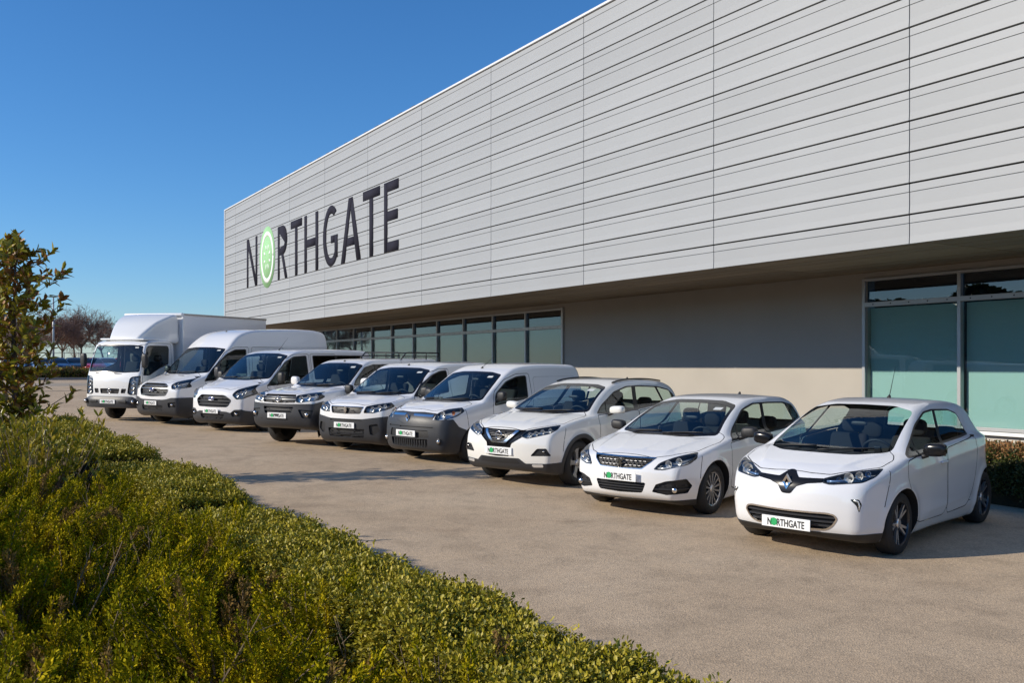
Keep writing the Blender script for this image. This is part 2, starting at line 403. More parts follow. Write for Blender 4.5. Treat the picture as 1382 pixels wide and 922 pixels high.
SP['p308'] = dict(pose=(8.05, 9.81, 20.7), h=.0185,
 profile=[(.45,.18),(.72,.20),(.84,.28),(.87,.42),(.865,.58),(.82,.70),(.70,.775),(.3,.875),(-.20,.955,1),(-.7,1.175),(-1.15,1.33),(-1.5,1.40),(-1.95,1.425),(-2.5,1.415),(-2.95,1.365),(-3.19,1.26),(-3.33,.98),(-3.38,.75),(-3.36,.45),(-3.2,.28),(-2.9,.2),(-1.2,.17)],
 plan=[(.9,.64),(.72,.705),(.52,.795),(.3,.87),(0,.9),(-2.6,.9),(-3.05,.86),(-3.38,.76)], bow=[(.84,.26),(.3,.22),(-.2,.2),(-1,.12),(-1.8,0),(-2.7,-.1),(-3.2,-.2)],
 crown=[(.8,.05),(-.1,.05),(-1.,.03),(-2,.05),(-3,.03)], belt=[(-.2,.91),(-2.9,1.0)], low=[(.15,.08),(.3,.03),(.5,0),(.75,.0),(.95,.03)],
 up=[(0,0),(.02,.045),(.07,.085),(.5,.30)], upx=[(-1.4,1.),(-2.4,.95),(-3.2,.85)], k=[(.8,.05),(.3,.045),(0,.04),(-.6,.06),(-2.2,.07),(-3,.1)], flares=[(0,.315,.38,.01,.04),(-2.62,.315,.38,.012,.05)], creases=[(.1,.76,-3.2,.86,.010,.10),(-.5,.33,-2.2,.40,.01,.1)], ridge=[(.66,.46,-.3,.66,.016),(.66,.14,-.2,.34,.007)], wb=2.62, wr=.315, ar=.37)
SP['qashqai'] = dict(pose=(8.03, 12.72, 20.2), h=.0195,
 profile=[(.45,.24),(.75,.26),(.86,.34),(.90,.50),(.895,.70),(.85,.83),(.74,.92),(.3,1.035),(-.20,1.09,1),(-.7,1.325),(-1.1,1.475),(-1.5,1.56),(-2.0,1.59),(-2.7,1.56),(-3.1,1.505),(-3.33,1.40),(-3.44,1.1),(-3.49,.8),(-3.46,.5),(-3.3,.33),(-2.9,.24),(-1.2,.22)],
 plan=[(.9,.76),(.6,.83),(.3,.88),(0,.9),(-2.6,.9),(-3.1,.86),(-3.48,.76)], bow=[(.84,.26),(.3,.22),(-.2,.2),(-1,.12),(-1.8,0),(-2.7,-.1),(-3.2,-.2)],
 crown=[(.8,.05),(-.1,.05),(-1.,.03),(-2,.05),(-3,.03)], belt=[(-.2,1.03),(-2.9,1.14)], low=[(.2,.06),(.35,.02),(.5,0),(.85,.0),(1.05,.03)],
 up=[(0,0),(.02,.04),(.07,.08),(.5,.29)], upx=[(-1.6,1.),(-2.6,.95),(-3.3,.85)], k=[(.8,.05),(.3,.045),(0,.04),(-.6,.06),(-2.2,.07),(-3,.1)], flares=[(0,.345,.43,.016,.05),(-2.646,.345,.43,.018,.05)], creases=[(.2,.88,-3.2,.98,.012,.10),(-.5,.42,-2.2,.50,.014,.1)], ridge=[(.72,.42,-.3,.66,.018),(.72,.22,-.2,.40,.009)], wb=2.646, wr=.345, ar=.40)
SP['kangoo'] = dict(pose=(8.14, 16.15, 16.0), h=.024,
 profile=[(.4,.22),(.72,.23),(.84,.30),(.88,.45),(.88,.62),(.84,.82),(.72,.95),(.35,1.07),(-.02,1.13,1),(-.5,1.42),(-.9,1.65),(-1.2,1.75),(-1.7,1.805),(-2.6,1.81),(-3.08,1.77),(-3.18,1.65),(-3.22,1.1),(-3.23,.6),(-3.2,.35),(-3.0,.23),(-1.2,.2)],
 plan=[(.9,.78),(.6,.84),(.3,.89),(0,.915),(-3.,.915),(-3.4,.87)], bow=[(.84,.25),(.3,.22),(-.2,.2),(-1,.12),(-1.8,0),(-3.2,-.06)],
 crown=[(.8,.06),(-.1,.05),(-1.,.03),(-2,.05),(-3,.05)], belt=[(-.2,1.1),(-2.9,1.15)], low=[(.2,.06),(.35,.02),(.5,0),(.85,.0),(1.1,.03)],
 up=[(0,0),(.04,.025),(.65,.15)], k=[(.8,.12),(.3,.09),(-.1,.06),(-.6,.07),(-3,.08)], flares=[(0,.32,.39,.012,.05)], creases=[(-.4,.55,-2.4,.60,.012,.1)], ridge=[(.6,.5,-.05,.68,.014)], wb=2.697, wr=.32, ar=.37)
SP['partner'] = dict(pose=(7.71, 18.46, 28.2), h=.028,
 profile=[(.4,.2),(.75,.22),(.86,.32),(.89,.5),(.89,.75),(.86,.92),(.76,1.0),(.35,1.09),(-.06,1.15,1),(-.5,1.40),(-.95,1.64),(-1.25,1.74),(-1.7,1.79),(-2.7,1.80),(-3.35,1.77),(-3.46,1.65),(-3.5,1.1),(-3.51,.6),(-3.46,.35),(-3.1,.2),(-1.2,.2)],
 plan=[(.9,.80),(.6,.86),(.3,.9),(0,.924),(-3.,.924),(-3.5,.89)], bow=[(.84,.2),(.3,.2),(-.2,.18),(-1,.12),(-1.8,0),(-3.2,-.06)],
 crown=[(.8,.05),(-.1,.05),(-1.,.03),(-2,.05),(-3,.05)], belt=[(-.2,1.1),(-2.9,1.15)], low=[(.2,.06),(.35,.02),(.5,0),(.85,.0),(1.1,.03)],
 up=[(0,0),(.04,.025),(.65,.13)], k=[(.8,.07),(.3,.07),(-.1,.06),(-.6,.07),(-3,.08)], flares=[(0,.325,.40,.012,.05)], creases=[(-.4,.62,-2.4,.64,.012,.1)], ridge=[(.72,.45,-.1,.68,.016)], wb=2.785, wr=.325, ar=.38)
SP['hilux'] = dict(pose=(6.97, 20.31, 29.7), h=.028,
 profile=[(.45,.38),(.8,.40),(.95,.48),(1.0,.62),(.99,.85),(.96,1.05),(.88,1.12),(.4,1.20),(-.22,1.25,1),(-.65,1.51),(-1.0,1.72),(-1.3,1.81),(-1.8,1.85),(-2.4,1.86),(-3.4,1.86),(-4.1,1.82),(-4.25,1.6),(-4.3,1.1),(-4.33,.7),(-4.2,.5),(-3.5,.45),(-1.5,.4)],
 plan=[(1.,.80),(.6,.87),(.3,.9),(0,.92),(-4.,.92),(-4.3,.9)], bow=[(.84,.2),(.3,.2),(-.2,.16),(-1,.12),(-1.8,0),(-4.2,-.06)],
 crown=[(.8,.04),(-.1,.04),(-1.,.03),(-2,.04),(-3,.04)], belt=[(-.2,1.2),(-2.9,1.22)], low=[(.35,.06),(.5,.02),(.7,0),(.95,.0),(1.2,.03)],
 up=[(0,0),(.04,.05),(.1,.08),(.55,.24)], k=[(.8,.06),(.3,.07),(-.1,.06),(-.6,.07),(-3,.08)], flares=[(0,.38,.48,.03,.07),(-3.085,.38,.48,.03,.07)], creases=[(.3,1.0,-4.2,1.05,.012,.1)], ridge=[(.82,.45,-.25,.62,.018),(.8,.2,-.2,.3,.008)], wb=3.085, wr=.38, ar=.45)
SP['custom'] = dict(pose=(6.64, 24.58, 28.9), h=.032,
 profile=[(.5,.22),(.85,.24),(.97,.33),(1.0,.5),(1.0,.78),(.97,.98),(.88,1.08),(.55,1.19),(.17,1.30,1),(-.4,1.68),(-.82,1.93),(-1.2,2.03),(-1.8,2.065),(-3.9,2.07),(-4.2,2.02),(-4.27,1.85),(-4.29,1.1),(-4.3,.6),(-4.25,.4),(-3.6,.25),(-1.5,.22)],
 plan=[(1.,.84),(.6,.92),(.3,.96),(0,.985),(-3.9,.985),(-4.3,.95)], bow=[(.84,.24),(.3,.22),(-.2,.2),(-1,.12),(-1.8,0),(-4,-.06)],
 crown=[(.8,.05),(-.1,.05),(-1.,.03),(-2,.05),(-3,.05)], belt=[(0,1.2),(-2.9,1.25)], low=[(.2,.06),(.35,.02),(.5,0),(.95,.0),(1.2,.03)],
 up=[(0,0),(.04,.02),(.75,.14)], k=[(.8,.07),(.3,.065),(-.1,.06),(-.6,.08),(-3,.09)], flares=[(0,.34,.43,.012,.05)], creases=[(-.4,.95,-3.6,1.0,.012,.1)], ridge=[(.8,.5,.1,.72,.016)], wb=2.933, wr=.34, ar=.41)
SP['transit'] = dict(pose=(5.81, 27.43, 24.5), h=.034,
 profile=[(.5,.25),(.85,.27),(.98,.36),(1.02,.55),(1.02,.85),(.98,1.05),(.88,1.15),(.5,1.28),(.17,1.385,1),(-.28,1.77),(-.62,2.06),(-.88,2.29),(-1.2,2.49),(-1.65,2.61),(-2.4,2.66),(-4.4,2.66),(-4.65,2.56),(-4.67,1.8),(-4.68,.7),(-4.65,.45),(-4.0,.28),(-1.5,.25)],
 plan=[(1.,.87),(.6,.95),(.3,1.0),(0,1.03),(-4.2,1.03),(-4.5,1.0)], bow=[(.84,.22),(.3,.22),(-.2,.2),(-1,.12),(-1.8,0),(-4,-.06)],
 crown=[(.8,.05),(-.1,.05),(-1.,.03),(-2,.05),(-3,.05)], belt=[(0,1.28),(-2.9,1.3)], low=[(.2,.06),(.35,.02),(.5,0),(1.,.0),(1.3,.03)],
 up=[(0,0),(.04,.02),(.85,.08),(1.35,.22)], k=[(.8,.07),(.3,.065),(-.1,.06),(-.6,.09),(-3,.1)], flares=[(0,.35,.44,.012,.05)], creases=[(-.4,.9,-4.2,.95,.012,.1)], ridge=[(.8,.5,.1,.75,.016)], wb=3.3, wr=.35, ar=.42)
SP['truck'] = dict(pose=(4.97, 29.65, 39.9), h=.032,
 profile=[(.7,.5),(1.05,.5),(1.12,.6),(1.125,.8),(1.12,1.05),(1.09,1.25),(1.03,1.42),(.78,2.12),(.72,2.23),(.54,2.30),(.1,2.33),(-.38,2.32),(-.48,2.24),(-.5,1.8),(-.5,.9),(-.4,.72),(.0,.68),(.45,.6)],
 plan=[(1.1,.88),(.9,.93),(.6,.945),(-.5,.945)], bow=[(1.1,.1),(.6,.08),(0,.0)],
 crown=[(.8,.04),(-.4,.05)], belt=[(1,1.35),(-.5,1.35)], low=[(.5,.02),(.7,0),(1.35,.0)],
 up=[(0,0),(.1,.005),(.9,.06)], k=[(1,.06),(0,.05)], wb=2.9, wr=.36, ar=.42)
# ---- SPECS END

# ============ vehicles ============
SURR = mat('window_rubber', (.015, .015, .016), .3); SATIN = mat('satin_bar', (.16, .165, .17), .32, metal=.7); BLACK = mat('black_plastic', (.016, .016, .017), .5, bump=.15, bscale=300); GREYP = mat('grey_plastic', (.030, .032, .037), .45, bump=.1, bscale=300)
GLOSSB = mat('gloss_black', (.010, .010, .011), .18, spec=.35); SEAM = mat('panel_gap', (.03, .03, .03), .8); CHROME = mat('chrome', (.80, .78, .75), .16, metal=1.)
RUB = mat('tyre_rubber', (.018, .018, .018), .75, bump=.3, bscale=120); ALLOY = mat('alloy', (.62, .62, .63), .28, metal=.85); DALLOY = mat('dark_alloy', (.03, .03, .033), .3, metal=.3, coat=.6)
WELL = mat('wheel_well', (.012, .012, .012), .9); LAMPB = mat('lamp_bowl', (.78, .77, .75), .25, metal=.5); LAMPD = mat('lamp_grey', (.36, .36, .36), .35, metal=.2); LENSB = mat('lamp_blue', (.16, .26, .45), .25, metal=.3)
FAB = mat('seat_fabric', (.011, .012, .016), .9); FABG = mat('seat_grey', (.10, .10, .11), .85); DASH = mat('dashboard', (.011, .012, .015), .6, bump=.2, bscale=150); AMBER = mat('amber', (.55, .16, .02), .2)
PLATEW = mat('plate_white', (.82, .83, .82), .3); PLK = mat('plate_black', (.02, .02, .02), .5); PLG = mat('plate_green', (.02, .36, .11), .45)
WGLASS = glass('car_glass', (.76, .89, .91), 1., 0., 1.62); SGLASS = glass('side_glass', (.74, .86, .85)); DGLASS = glass('privacy_glass', (.06, .07, .07)); LENS = glass('lamp_lens', (.92, .94, .95))
LENSL = mat('projector_lens', (.10, .105, .115), .06, spec=.8); STEELW = mat('steel_wheel', (.04, .04, .042), .5, metal=.5); BLUE = mat('badge_blue', (.01, .04, .22), .12, coat=1.); STICK = mat('sticker', (.6, .62, .6), .6)
def paint(name, col):
    m = mat(name, col, .45, coat=1., inside=(.24, .24, .235), noise=.025, nscale=1.2, coat_r=.02); m.node_tree.nodes['Principled BSDF'].inputs['Coat IOR'].default_value = 1.75; return m
def plate_parts():
    sp = .115; parts = []
    V, F = text_mesh('N', .108, .001, .0022); w = V[:, 0].max(); V2, F2 = text_mesh('RTHGATE', .108, .001, .0022, 1.02); w2 = V2[:, 0].max()
    k = .40/(w+.088+w2); a = V*[k, .92, 1]; b = V2*[k, .92, 1]; b[:, 0] += (w+.088)*k
    tot = (w+.088+w2)*k; VV = np.concatenate([a, b]); VV[:, 0] -= tot/2; VV[:, 1] -= .037
    FF = list(F)+[tuple(i+len(V) for i in f) for f in F2]
    disc = B().lathe([(0, -.001), (.039, -.001), (.039, .001), (0, .001)], 24, 'z', ((w+.04)*k-tot/2, .0, 0))
    return VV, FF, disc
PLV, PLF, PLD = plate_parts()
def tolocal(V, x):          # text plane -> front of a car: text x runs to the car's left... as read from the front
    V = np.asarray(V, float); return np.stack([V[:, 2]+x, V[:, 0], V[:, 1]], 1)
class Car:
    def __init__(s, key, name, label, cat, col, group='white vehicles parked in a row before the building'):
        s.S = S = SP[key]; s.H = Hull(S); s.key = key; s.hw = s.H.hw
        N, L, yaw = S['pose']; y = math.radians(yaw); up = Vector((SL, 0, 1)).normalized(); fw = Vector((math.sin(y), -math.cos(y), 0)); fw = (fw-up*fw.dot(up)).normalized(); lf = up.cross(fw)
        M = Matrix((fw, lf, up)).transposed().to_4x4(); M.translation = (-L, N, SL*L)
        s.root = prop(empty(name, M=M), label, cat, group); s.paint = col; s.body = s.H.mesh(S['h']); s.seams = []; s.trim = []
    def part(s, name, m, material, parent=None, label=None):
        if m is None or len(m.F) == 0: return None
        o = ob(name, m.P, m.F, material, parent or s.root, N=m.N)
        if label: o['label'] = label
        return o
    def cut(s, fn):
        a, s.body = s.body.split(fn); return a
    def sides(s, m):
        c = m.cen()[:, 1]; return [(1, m.sub(c > 0)), (-1, m.sub(c <= 0))]
    def xf(s, y, z):
        lo, hi = -.3, 1.6
        for _ in range(30):
            q = (lo+hi)/2
            if s.H.f(np.array([[q, y, z]]))[0] < 0: lo = q
            else: hi = q
        return lo
    def arches(s, rs=None, inner=.30, well=True):
        S = s.S
        for cx in (0, -S['wb']):
            R = (rs or S['ar']); cz = S['wr']; s.cut(lambda P, N: np.maximum(np.hypot(P[:, 0]-cx, P[:, 2]-cz)-R, (s.hw-inner)-np.abs(P[:, 1])))
            th = np.linspace(-.45, math.pi+.45, 40); x = cx+R*np.cos(th); z = cz+R*np.sin(th); z = np.maximum(z, .16)
            yo = s.H.yside(x, z)-.004; yo = np.maximum(yo, s.hw-inner+.02)
            for sg in (1, -1):
                yi = np.full_like(x, s.hw-inner); V = np.concatenate([np.stack([x, sg*yo, z], 1), np.stack([x, sg*yi, z], 1), [[cx, sg*(s.hw-inner), cz]]]); n = len(x)
                F = [(i, i+1, i+1+n, i+n) for i in range(n-1)]+[(i+n, i+1+n, 2*n) for i in range(n-1)]
                ob('wheel_arch_liner', V, F, WELL, s.root)
    def flare(s, lo, hi, material, name='arch_trim', d=.012):
        """moulding round the wheel openings, cut from the body"""
        S = s.S
        for cx in (0, -S['wb']):
            p = s.cut(lambda P, N: np.maximum(np.abs(np.hypot(P[:, 0]-cx, P[:, 2]-S['wr'])-(lo+hi)/2)-(hi-lo)/2, .45-np.abs(P[:, 1])))
            for sg, q in s.sides(p): s.part(name, q.offset(d).solid(-d-.01), material)
    def windscreen(s, poly, lim, band=.035, name='windscreen', m=None):
        fn = reg('front', fillet(poly, .05), lim); p = s.cut(fn)
        g, t = p.split(lambda P, N: fn(P, N)+band); yt = poly[2][0]; zt = poly[2][1]; st, g = g.split(lambda P, N: np.maximum(np.abs(P[:, 1]-(yt-.19))-.055, np.abs(P[:, 2]-(zt-.055+.012))-.016)) if s.key != 'zoe' else (None, g)
        w = s.part(name, g.offset(-.003), m or WGLASS)
        if st is not None: s.part('sticker', st.offset(-.003), STICK, w); s.part('glass_border', t.offset(-.001), GLOSSB, w); return w
    def rear_glass(s, poly, lim):
        fn = reg('rear', fillet(poly, .05), lim); g, t = s.cut(fn).split(lambda P, N: fn(P, N)+.03); w = s.part('rear_window', g.offset(-.003), SGLASS); s.part('glass_border', t.offset(-.001), SURR, w)
    def glazing(s, outline, pillars, inset=.02, r=.03, mats=None, lim=.35, w=.03, trim=None):
        """side windows: one dark surround, panes between the pillars (x_top,z_top,x_bottom,z_bottom)"""
        fn = reg('side', fillet(outline, r), lim); p = s.cut(fn)
        def pl(P, q): x0, z0, x1, z1 = q[:4]; return (P[:, 0]-(x0+(x1-x0)*(P[:, 2]-z0)/(z1-z0)))
        rest = p
        for i in range(len(pillars)+1):
            def pf(P, N, i=i):
                v = fn(P, N)+inset
                if i > 0: v = np.maximum(v, pl(P, pillars[i-1])+(pillars[i-1][4] if len(pillars[i-1]) > 4 else w))
                if i < len(pillars): v = np.maximum(v, -pl(P, pillars[i])+(pillars[i][4] if len(pillars[i]) > 4 else w))
                return v
            g, rest = rest.split(pf); gm = (mats or [SGLASS]*9)[i]
            for sg, q in s.sides(g): s.part('side_window', q.offset(-.006), gm)
        for sg, q in s.sides(rest): s.part('window_surround', q, trim or SURR)
    def lamp(s, fn, depth=.05, back=None, name='headlight', lens=None, lift=.002):
        out = []
        for sg, q in s.sides(s.cut(fn)):
            if len(q.F) == 0: continue
            o = s.part(name, q.offset(lift), lens or LENS); inn, bez = q.split(lambda P, N: fn(P, N)+.014)
            if name == 'headlight' and len(inn.F): s.part('lamp_bezel', join(bez.offset(-.006), inn.rim(-depth)), BLACK, o); s.part('lamp_housing', inn.offset(-depth), back or LAMPD, o)
            else: s.part('lamp_housing', join(q.rim(-depth), q.offset(-depth)), back or LAMPD, o)
            out.append((sg, o, q))
        return out
    def optic(s, o, x, y, z, r, m):
        """one lamp unit: a reflector bowl with its bulb or projector lens"""
        b = B().lathe([(r*.99, .012), (r*1.02, .010), (r*1.02, .004), (r*.95, .006), (r*.86, -.004), (r*.55, -.020), (r*.2, -.026), (.0005, -.026)], 24, 'x', (x+.012, y, z)).ob('reflector', m, o, True)
        B().sup((x+.002, y, z), (.03, r*.62, r*.62), 1, 16, 8).ob('bulb', LENSL, o, True)
    def recess(s, fn, depth=.03, material=None, name='grille'):
        q = s.cut(fn); o = s.part(name, join(q.rim(-depth), q.offset(-depth)), material or BLACK); return q, o
    def bars(s, q, zs, t, d0, d1, material, parent, name='grille_bar', tilt=0.):
        for z in zs:
            b, _ = q.split(lambda P, N: np.abs(P[:, 2]-z-tilt*np.abs(P[:, 1]))-t/2)
            if len(b.F): s.part(name, b.offset(d0).solid(d1), material, parent)
    def ring(s, q, fn, w, d, material, parent, name='grille_frame'):
        b, _ = q.split(lambda P, N: -(fn(P, N)+w))
        s.part(name, b.offset(d).solid(-d-.02), material, parent)
    def panel(s, fn, name, gap=.0048):
        p = s.cut(lambda P, N: fn(P, N)-gap); b, e = p.split(lambda P, N: fn(P, N)+gap); s.seams.append(e.offset(-.007)); out = []
        if name in ('bonnet', 'tailgate'): return [(0, s.part(name, b, s.paint))]
        for sg, q in s.sides(b): out.append((sg, s.part(name, q, s.paint)))
        return out
    def seam(s, pts, w=.0045, lim=.45):
        """shut lines drawn in side view"""
        for (x0, z0), (x1, z1) in zip(pts[:-1], pts[1:]):
            l = math.hypot(x1-x0, z1-z0); nx, nz = -(z1-z0)/l, (x1-x0)/l; k = .05
            q = s.cut(reg('side', np.array([(x0-nx*w, z0-nz*w), (x1-nx*w, z1-nz*w), (x1+nx*k, z1+nz*k), (x0+nx*k, z0+nz*k)]), lim))
            e, rest = q.split(lambda P, N: (P[:, 0]-x0)*nx+(P[:, 2]-z0)*nz-w); s.body = join(s.body, rest)
            if len(e.F): s.seams.append(e.offset(-.006))
    def clad(s, fn, name, material, d=.0, split=True):
        p = s.cut(fn); r = []
        for sg, q in (s.sides(p) if split else [(0, p)]):
            if len(q.F): r.append((q, s.part(name, q.offset(d).solid(-.02-d) if d else q, material)))
        return r
    def bumper(s, fn, material, d, holes=(), name='bumper'):
        """moulded bumper standing d proud of the body, with openings (name, polygon, depth, bar heights)"""
        q = s.cut(fn).offset(d); out = {}
        for nm, poly, depth, bars in holes:
            a, q = q.split(reg(FR, fillet(poly, .03), .1))
            for sg, b in (s.sides(a) if poly[0][0] > 0 else [(0, a)]):
                if len(b.F) == 0: continue
                g = s.part(nm, join(b.rim(-depth), b.offset(-depth)), BLACK if depth > 0 else material); s.bars(b, bars, .013, -.006, -.02, GREYP, g, 'intake_bar'); out.setdefault(nm, []).append((sg, g, b))
        s.part(name, q.solid(-d-.02), material); return out
    def plate(s, z, y=0., tilt=0., x=None, sz=(.52, .112)):
        x = (x if x is not None else s.xf(y, z)+.012)+.012; b = B().box((x, y, z), (.012, sz[0], sz[1]), .003).ob('number_plate', PLATEW, s.root)
        V = tolocal(PLV, x+.0075); V[:, 1] += y; V[:, 2] += z; ob('plate_lettering', V, PLF, PLK, b)
        V = tolocal(PLD.V, x+.0075); V[:, 1] += y; V[:, 2] += z; ob('plate_disc', V, PLD.F, PLG, b)
    def wheels(s, style='steel', y=None, w=.2, dy=.035, rimr=None):
        S = s.S; R = S['wr']; rr = rimr or R*.68
        ty = B().lathe([(rr*.97, -w/2+.012), (rr*1.02, -w/2), (R*.86, -w/2-.004), (R*.955, -w/2+.01), (R, -w/2+.035), (R*1.002, 0), (R, w/2-.035), (R*.955, w/2-.01), (R*.86, w/2+.004), (rr*1.02, w/2), (rr*.97, w/2-.012)], 48)
        tm = mesh('tyre', ty.V, ty.F, RUB, True)
        ba = B().lathe([(rr*.0, w*.08), (rr*.9, w*.05), (rr*.93, -w/2+.02), (rr*.99, -w/2+.02), (rr*.95, w/2-.03), (rr*.97, w/2-.012), (rr*1.0, w/2-.004), (rr*1.0, w/2-.012)], 40)
        bm_ = mesh('rim', ba.V, ba.F, {'steel': STEELW, 'two_tone': DALLOY}.get(style, mat('rim_grey', (.10, .10, .105), .4, metal=.6)), True)  # alloy styles get a dark grey metal barrel behind the spokes
        sp = B(); n, pairs, wd = {'two_tone': (5, 1, .028), 'five': (5, 0, .085), 'multi': (15, 0, .03), 'steel': (6, 0, .0)}[style]
        yf = w/2-.022
        def spoke(a, r0, r1, w0, w1, y0, y1, sk=0.):
            pts = []; ca, sa = math.cos(a), math.sin(a)
            for r, ww, yy, o in ((r0, w0, y0, 0), (r1, w1, y1, sk)):
                for q in (-1, 1):
                    px, pz = r*ca-(q*ww/2+o)*sa, r*sa+(q*ww/2+o)*ca
                    pts += [(px, yy, pz), (px, yy-.025, pz)]
            sp.add(pts, [(0, 2, 6, 4), (0, 4, 5, 1), (2, 3, 7, 6), (4, 6, 7, 5), (0, 1, 3, 2)])
        if style == 'two_tone':
            for i in range(5):
                a = 2*math.pi*i/5+math.pi/2
                for q in (-1, 1): spoke(a, rr*.2, rr*.96, .03, .022, yf-.016, yf, q*rr*.17)
        elif style == 'five':
            for i in range(5): spoke(2*math.pi*i/5+math.pi/2, rr*.15, rr*.97, .075, .05, yf-.02, yf, 0)
            for i in range(5):
                for q in (-1, 1): spoke(2*math.pi*i/5+math.pi/2+q*.12, rr*.6, rr*.97, .018, .02, yf-.012, yf, q*.02)
        elif style == 'multi':
            for i in range(14): spoke(2*math.pi*i/14, rr*.2, rr*.95, .014, .028, yf-.012, yf, 0)
        else:
            sp.lathe([(rr*.35, yf-.03), (rr*.55, yf-.012), (rr*.9, yf-.02), (rr*.93, yf-.035)], 32)
        sp.lathe([(0, yf+.004), (rr*.17, yf+.002), (rr*.23, yf-.008), (rr*.23, yf-.03)], 24)
        sm = mesh('wheel_spokes', sp.V, sp.F, {'steel': mat('hubcap', (.35, .35, .36), .4, metal=.5)}.get(style, ALLOY))
        if style == 'multi': sp2 = B().lathe([(rr*.9, yf-.004), (rr*.95, yf+.002), (rr*1.0, yf+.004), (rr*1.01, yf-.01)], 40); rm = mesh('rim_lip', sp2.V, sp2.F, ALLOY, True)
        for cx in (0, -S['wb']):
            for sg in (1, -1):
                e = empty('wheel', parent=s.root); e.location = (cx, sg*((y or s.hw)-dy-w/2), R); e.rotation_euler = (0, random.random()*6, 0) if sg > 0 else (0, random.random()*6, math.pi)
                for nm, me in (('tyre', tm), ('rim', bm_), ('spokes', sm))+((('rim_lip', rm),) if style == 'multi' else ()): link(bpy.data.objects.new(nm, me), e)
    def mirror(s, x, y, z, d=(.11, .22, .15), material=None, tip=None):
        for sg in (1, -1):
            b = B().sup((x, sg*(y+d[1]/2), z), d, .62, 24, 12); V = np.array(b.V); cx = V[:, 0]-x
            V[:, 0] = np.where(cx < -d[0]*.28, x-d[0]*.28, V[:, 0]); V[:, 2] += (np.abs(V[:, 1])-y)*.06
            o = ob('door_mirror', V, b.F, material or s.paint, s.root, True); fixn(o)
            B().tube([(x+.01, sg*(y+.05), z-d[2]*.38), (x+.02, sg*(y-.03), z-d[2]*.55)], [.022, .03], 8).ob('mirror_arm', BLACK, o, True)
            B().box((x-d[0]*.30, sg*(y+d[1]/2), z), (.004, d[1]*.82, d[2]*.78)).ob('mirror_glass', CHROME, o)
    def handle(s, pts, material=None):
        for x, z in pts:
            for sg in (1, -1):
                y = float(s.H.yside(np.array([x]), np.array([z]))[0]); b = B().sup((x, sg*(y+.012), z), (.21, .03, .032), .7, 16, 8); b.ob('door_handle', material or s.paint, s.root, True)
    def wipers(s, n=2, y0=-.5, y1=.35, z=1.03, dz=.05, ln=.5):
        for i in range(n):
            a = y0+(y1-y0)*i/max(1, n-1); b = a+ln; P = []
            for k in range(6):
                y = a+(b-a)*k/5; zz = z+dz*math.sin(k/5*1.2); P.append((s.xf(y, zz)+.014, y, zz))
            B().tube(P, .009, 6).ob('wiper', BLACK, s.root, True)
    def antenna(s, x, ln=.18, lean=.5, y=0., mount=True):
        z = s.roof(x, y); o = B().tube([(x, y, z-.005), (x-.02, y, z+.03)], [.028, .012], 10).ob('antenna', BLACK, s.root, True)
        if ln > .06: B().tube([(x-.015, y, z+.02), (x-.015-ln*lean, y, z+.02+ln)], [.005, .002], 6).ob('antenna_rod', BLACK, o, True)
    def roof(s, x, y=0.):
        lo, hi = .5, 3.2
        for _ in range(30):
            q = (lo+hi)/2
            if s.H.f(np.array([[x, y, q]]))[0] < 0: lo = q
            else: hi = q
        return lo
    def badge(s, kind, y, z, r, x=None, lift=.006):
        x = (x if x is not None else s.xf(y, z))+lift; o = None
        def el(a, b, w, cy=0, cz=0, n=40, d=.012): 
            bb = B(); P = [(x+d/2, cy+a*math.cos(t), cz+b*math.sin(t)) for t in np.linspace(0, 2*math.pi, n+1)]; P = [(p[0], p[1]+y, p[2]+z) for p in P]; bb.tube(P, w, 6, False); return bb
        if kind == 'diamond':
            out = [(0, 1), (.62, 0), (0, -1), (-.62, 0)]; V = []; F = []
            for sc_, d in ((1, 0), (.82, .02), (.42, .012)): V += [(x+d, y+a*r*sc_, z+b*r*sc_) for a, b in out]
            for k in range(2):
                for i in range(4): j = (i+1) % 4; F.append((k*4+i, k*4+j, k*4+4+j, k*4+4+i))
            o = ob('badge', V, F, CHROME, s.root)
        elif kind == 'ring_bar':
            o = el(r, r, r*.13).ob('badge', CHROME, s.root, True); B().box((x+.01, y, z), (.014, r*2.3, r*.38), .003).ob('badge_bar', CHROME, o)
        elif kind == 'oval':
            o = B().lathe([(0, .012), (.9, .010), (1, .0)], 40, 'x').ob('badge', BLUE, s.root, True); o.data.transform(Matrix.Translation((x, y, z)) @ Matrix.Diagonal((1, r*1.0, r*.42, 1)))
            el(r, r*.42, r*.06).ob('badge_rim', CHROME, o, True)
            V, F = text_mesh('Ford', r*.72, .001, .0006); V = V-[(V[:, 0].max()+V[:, 0].min())/2, r*.24, 0]; V[:, 0] += V[:, 1]*.25; V = tolocal(V, x+.014); V[:, 1] += y; V[:, 2] += z; ob('badge_lettering', V, F, CHROME, o)
        elif kind == 'ellipses':
            o = el(r, r*.68, r*.09).ob('badge', CHROME, s.root, True); el(r*.30, r*.6, r*.075).ob('badge_oval', CHROME, o, True); el(r*.68, r*.26, r*.075, 0, r*.36).ob('badge_oval', CHROME, o, True)
        elif kind == 'lion':
            pts = [(-.15, 1), (.1, .95), (.3, .75), (.22, .55), (.5, .6), (.75, .75), (.7, .5), (.45, .35), (.3, .3), (.35, 0), (.7, .1), (.72, -.12), (.4, -.25), (.3, -.55), (.5, -.8), (.3, -1), (.1, -.7), (0, -.3), (-.15, -.6), (-.05, -1), (-.35, -1), (-.4, -.6), (-.3, -.1), (-.45, .3), (-.65, .5), (-.5, .7), (-.35, .6), (-.3, .85)]
            o = B().prism([(a*r, b*r) for a, b in pts], lambda a, b: (x-.01, y+a, z+b), lambda a, b: (x+.012, y+a, z+b)).ob('badge', CHROME, s.root)
        return o
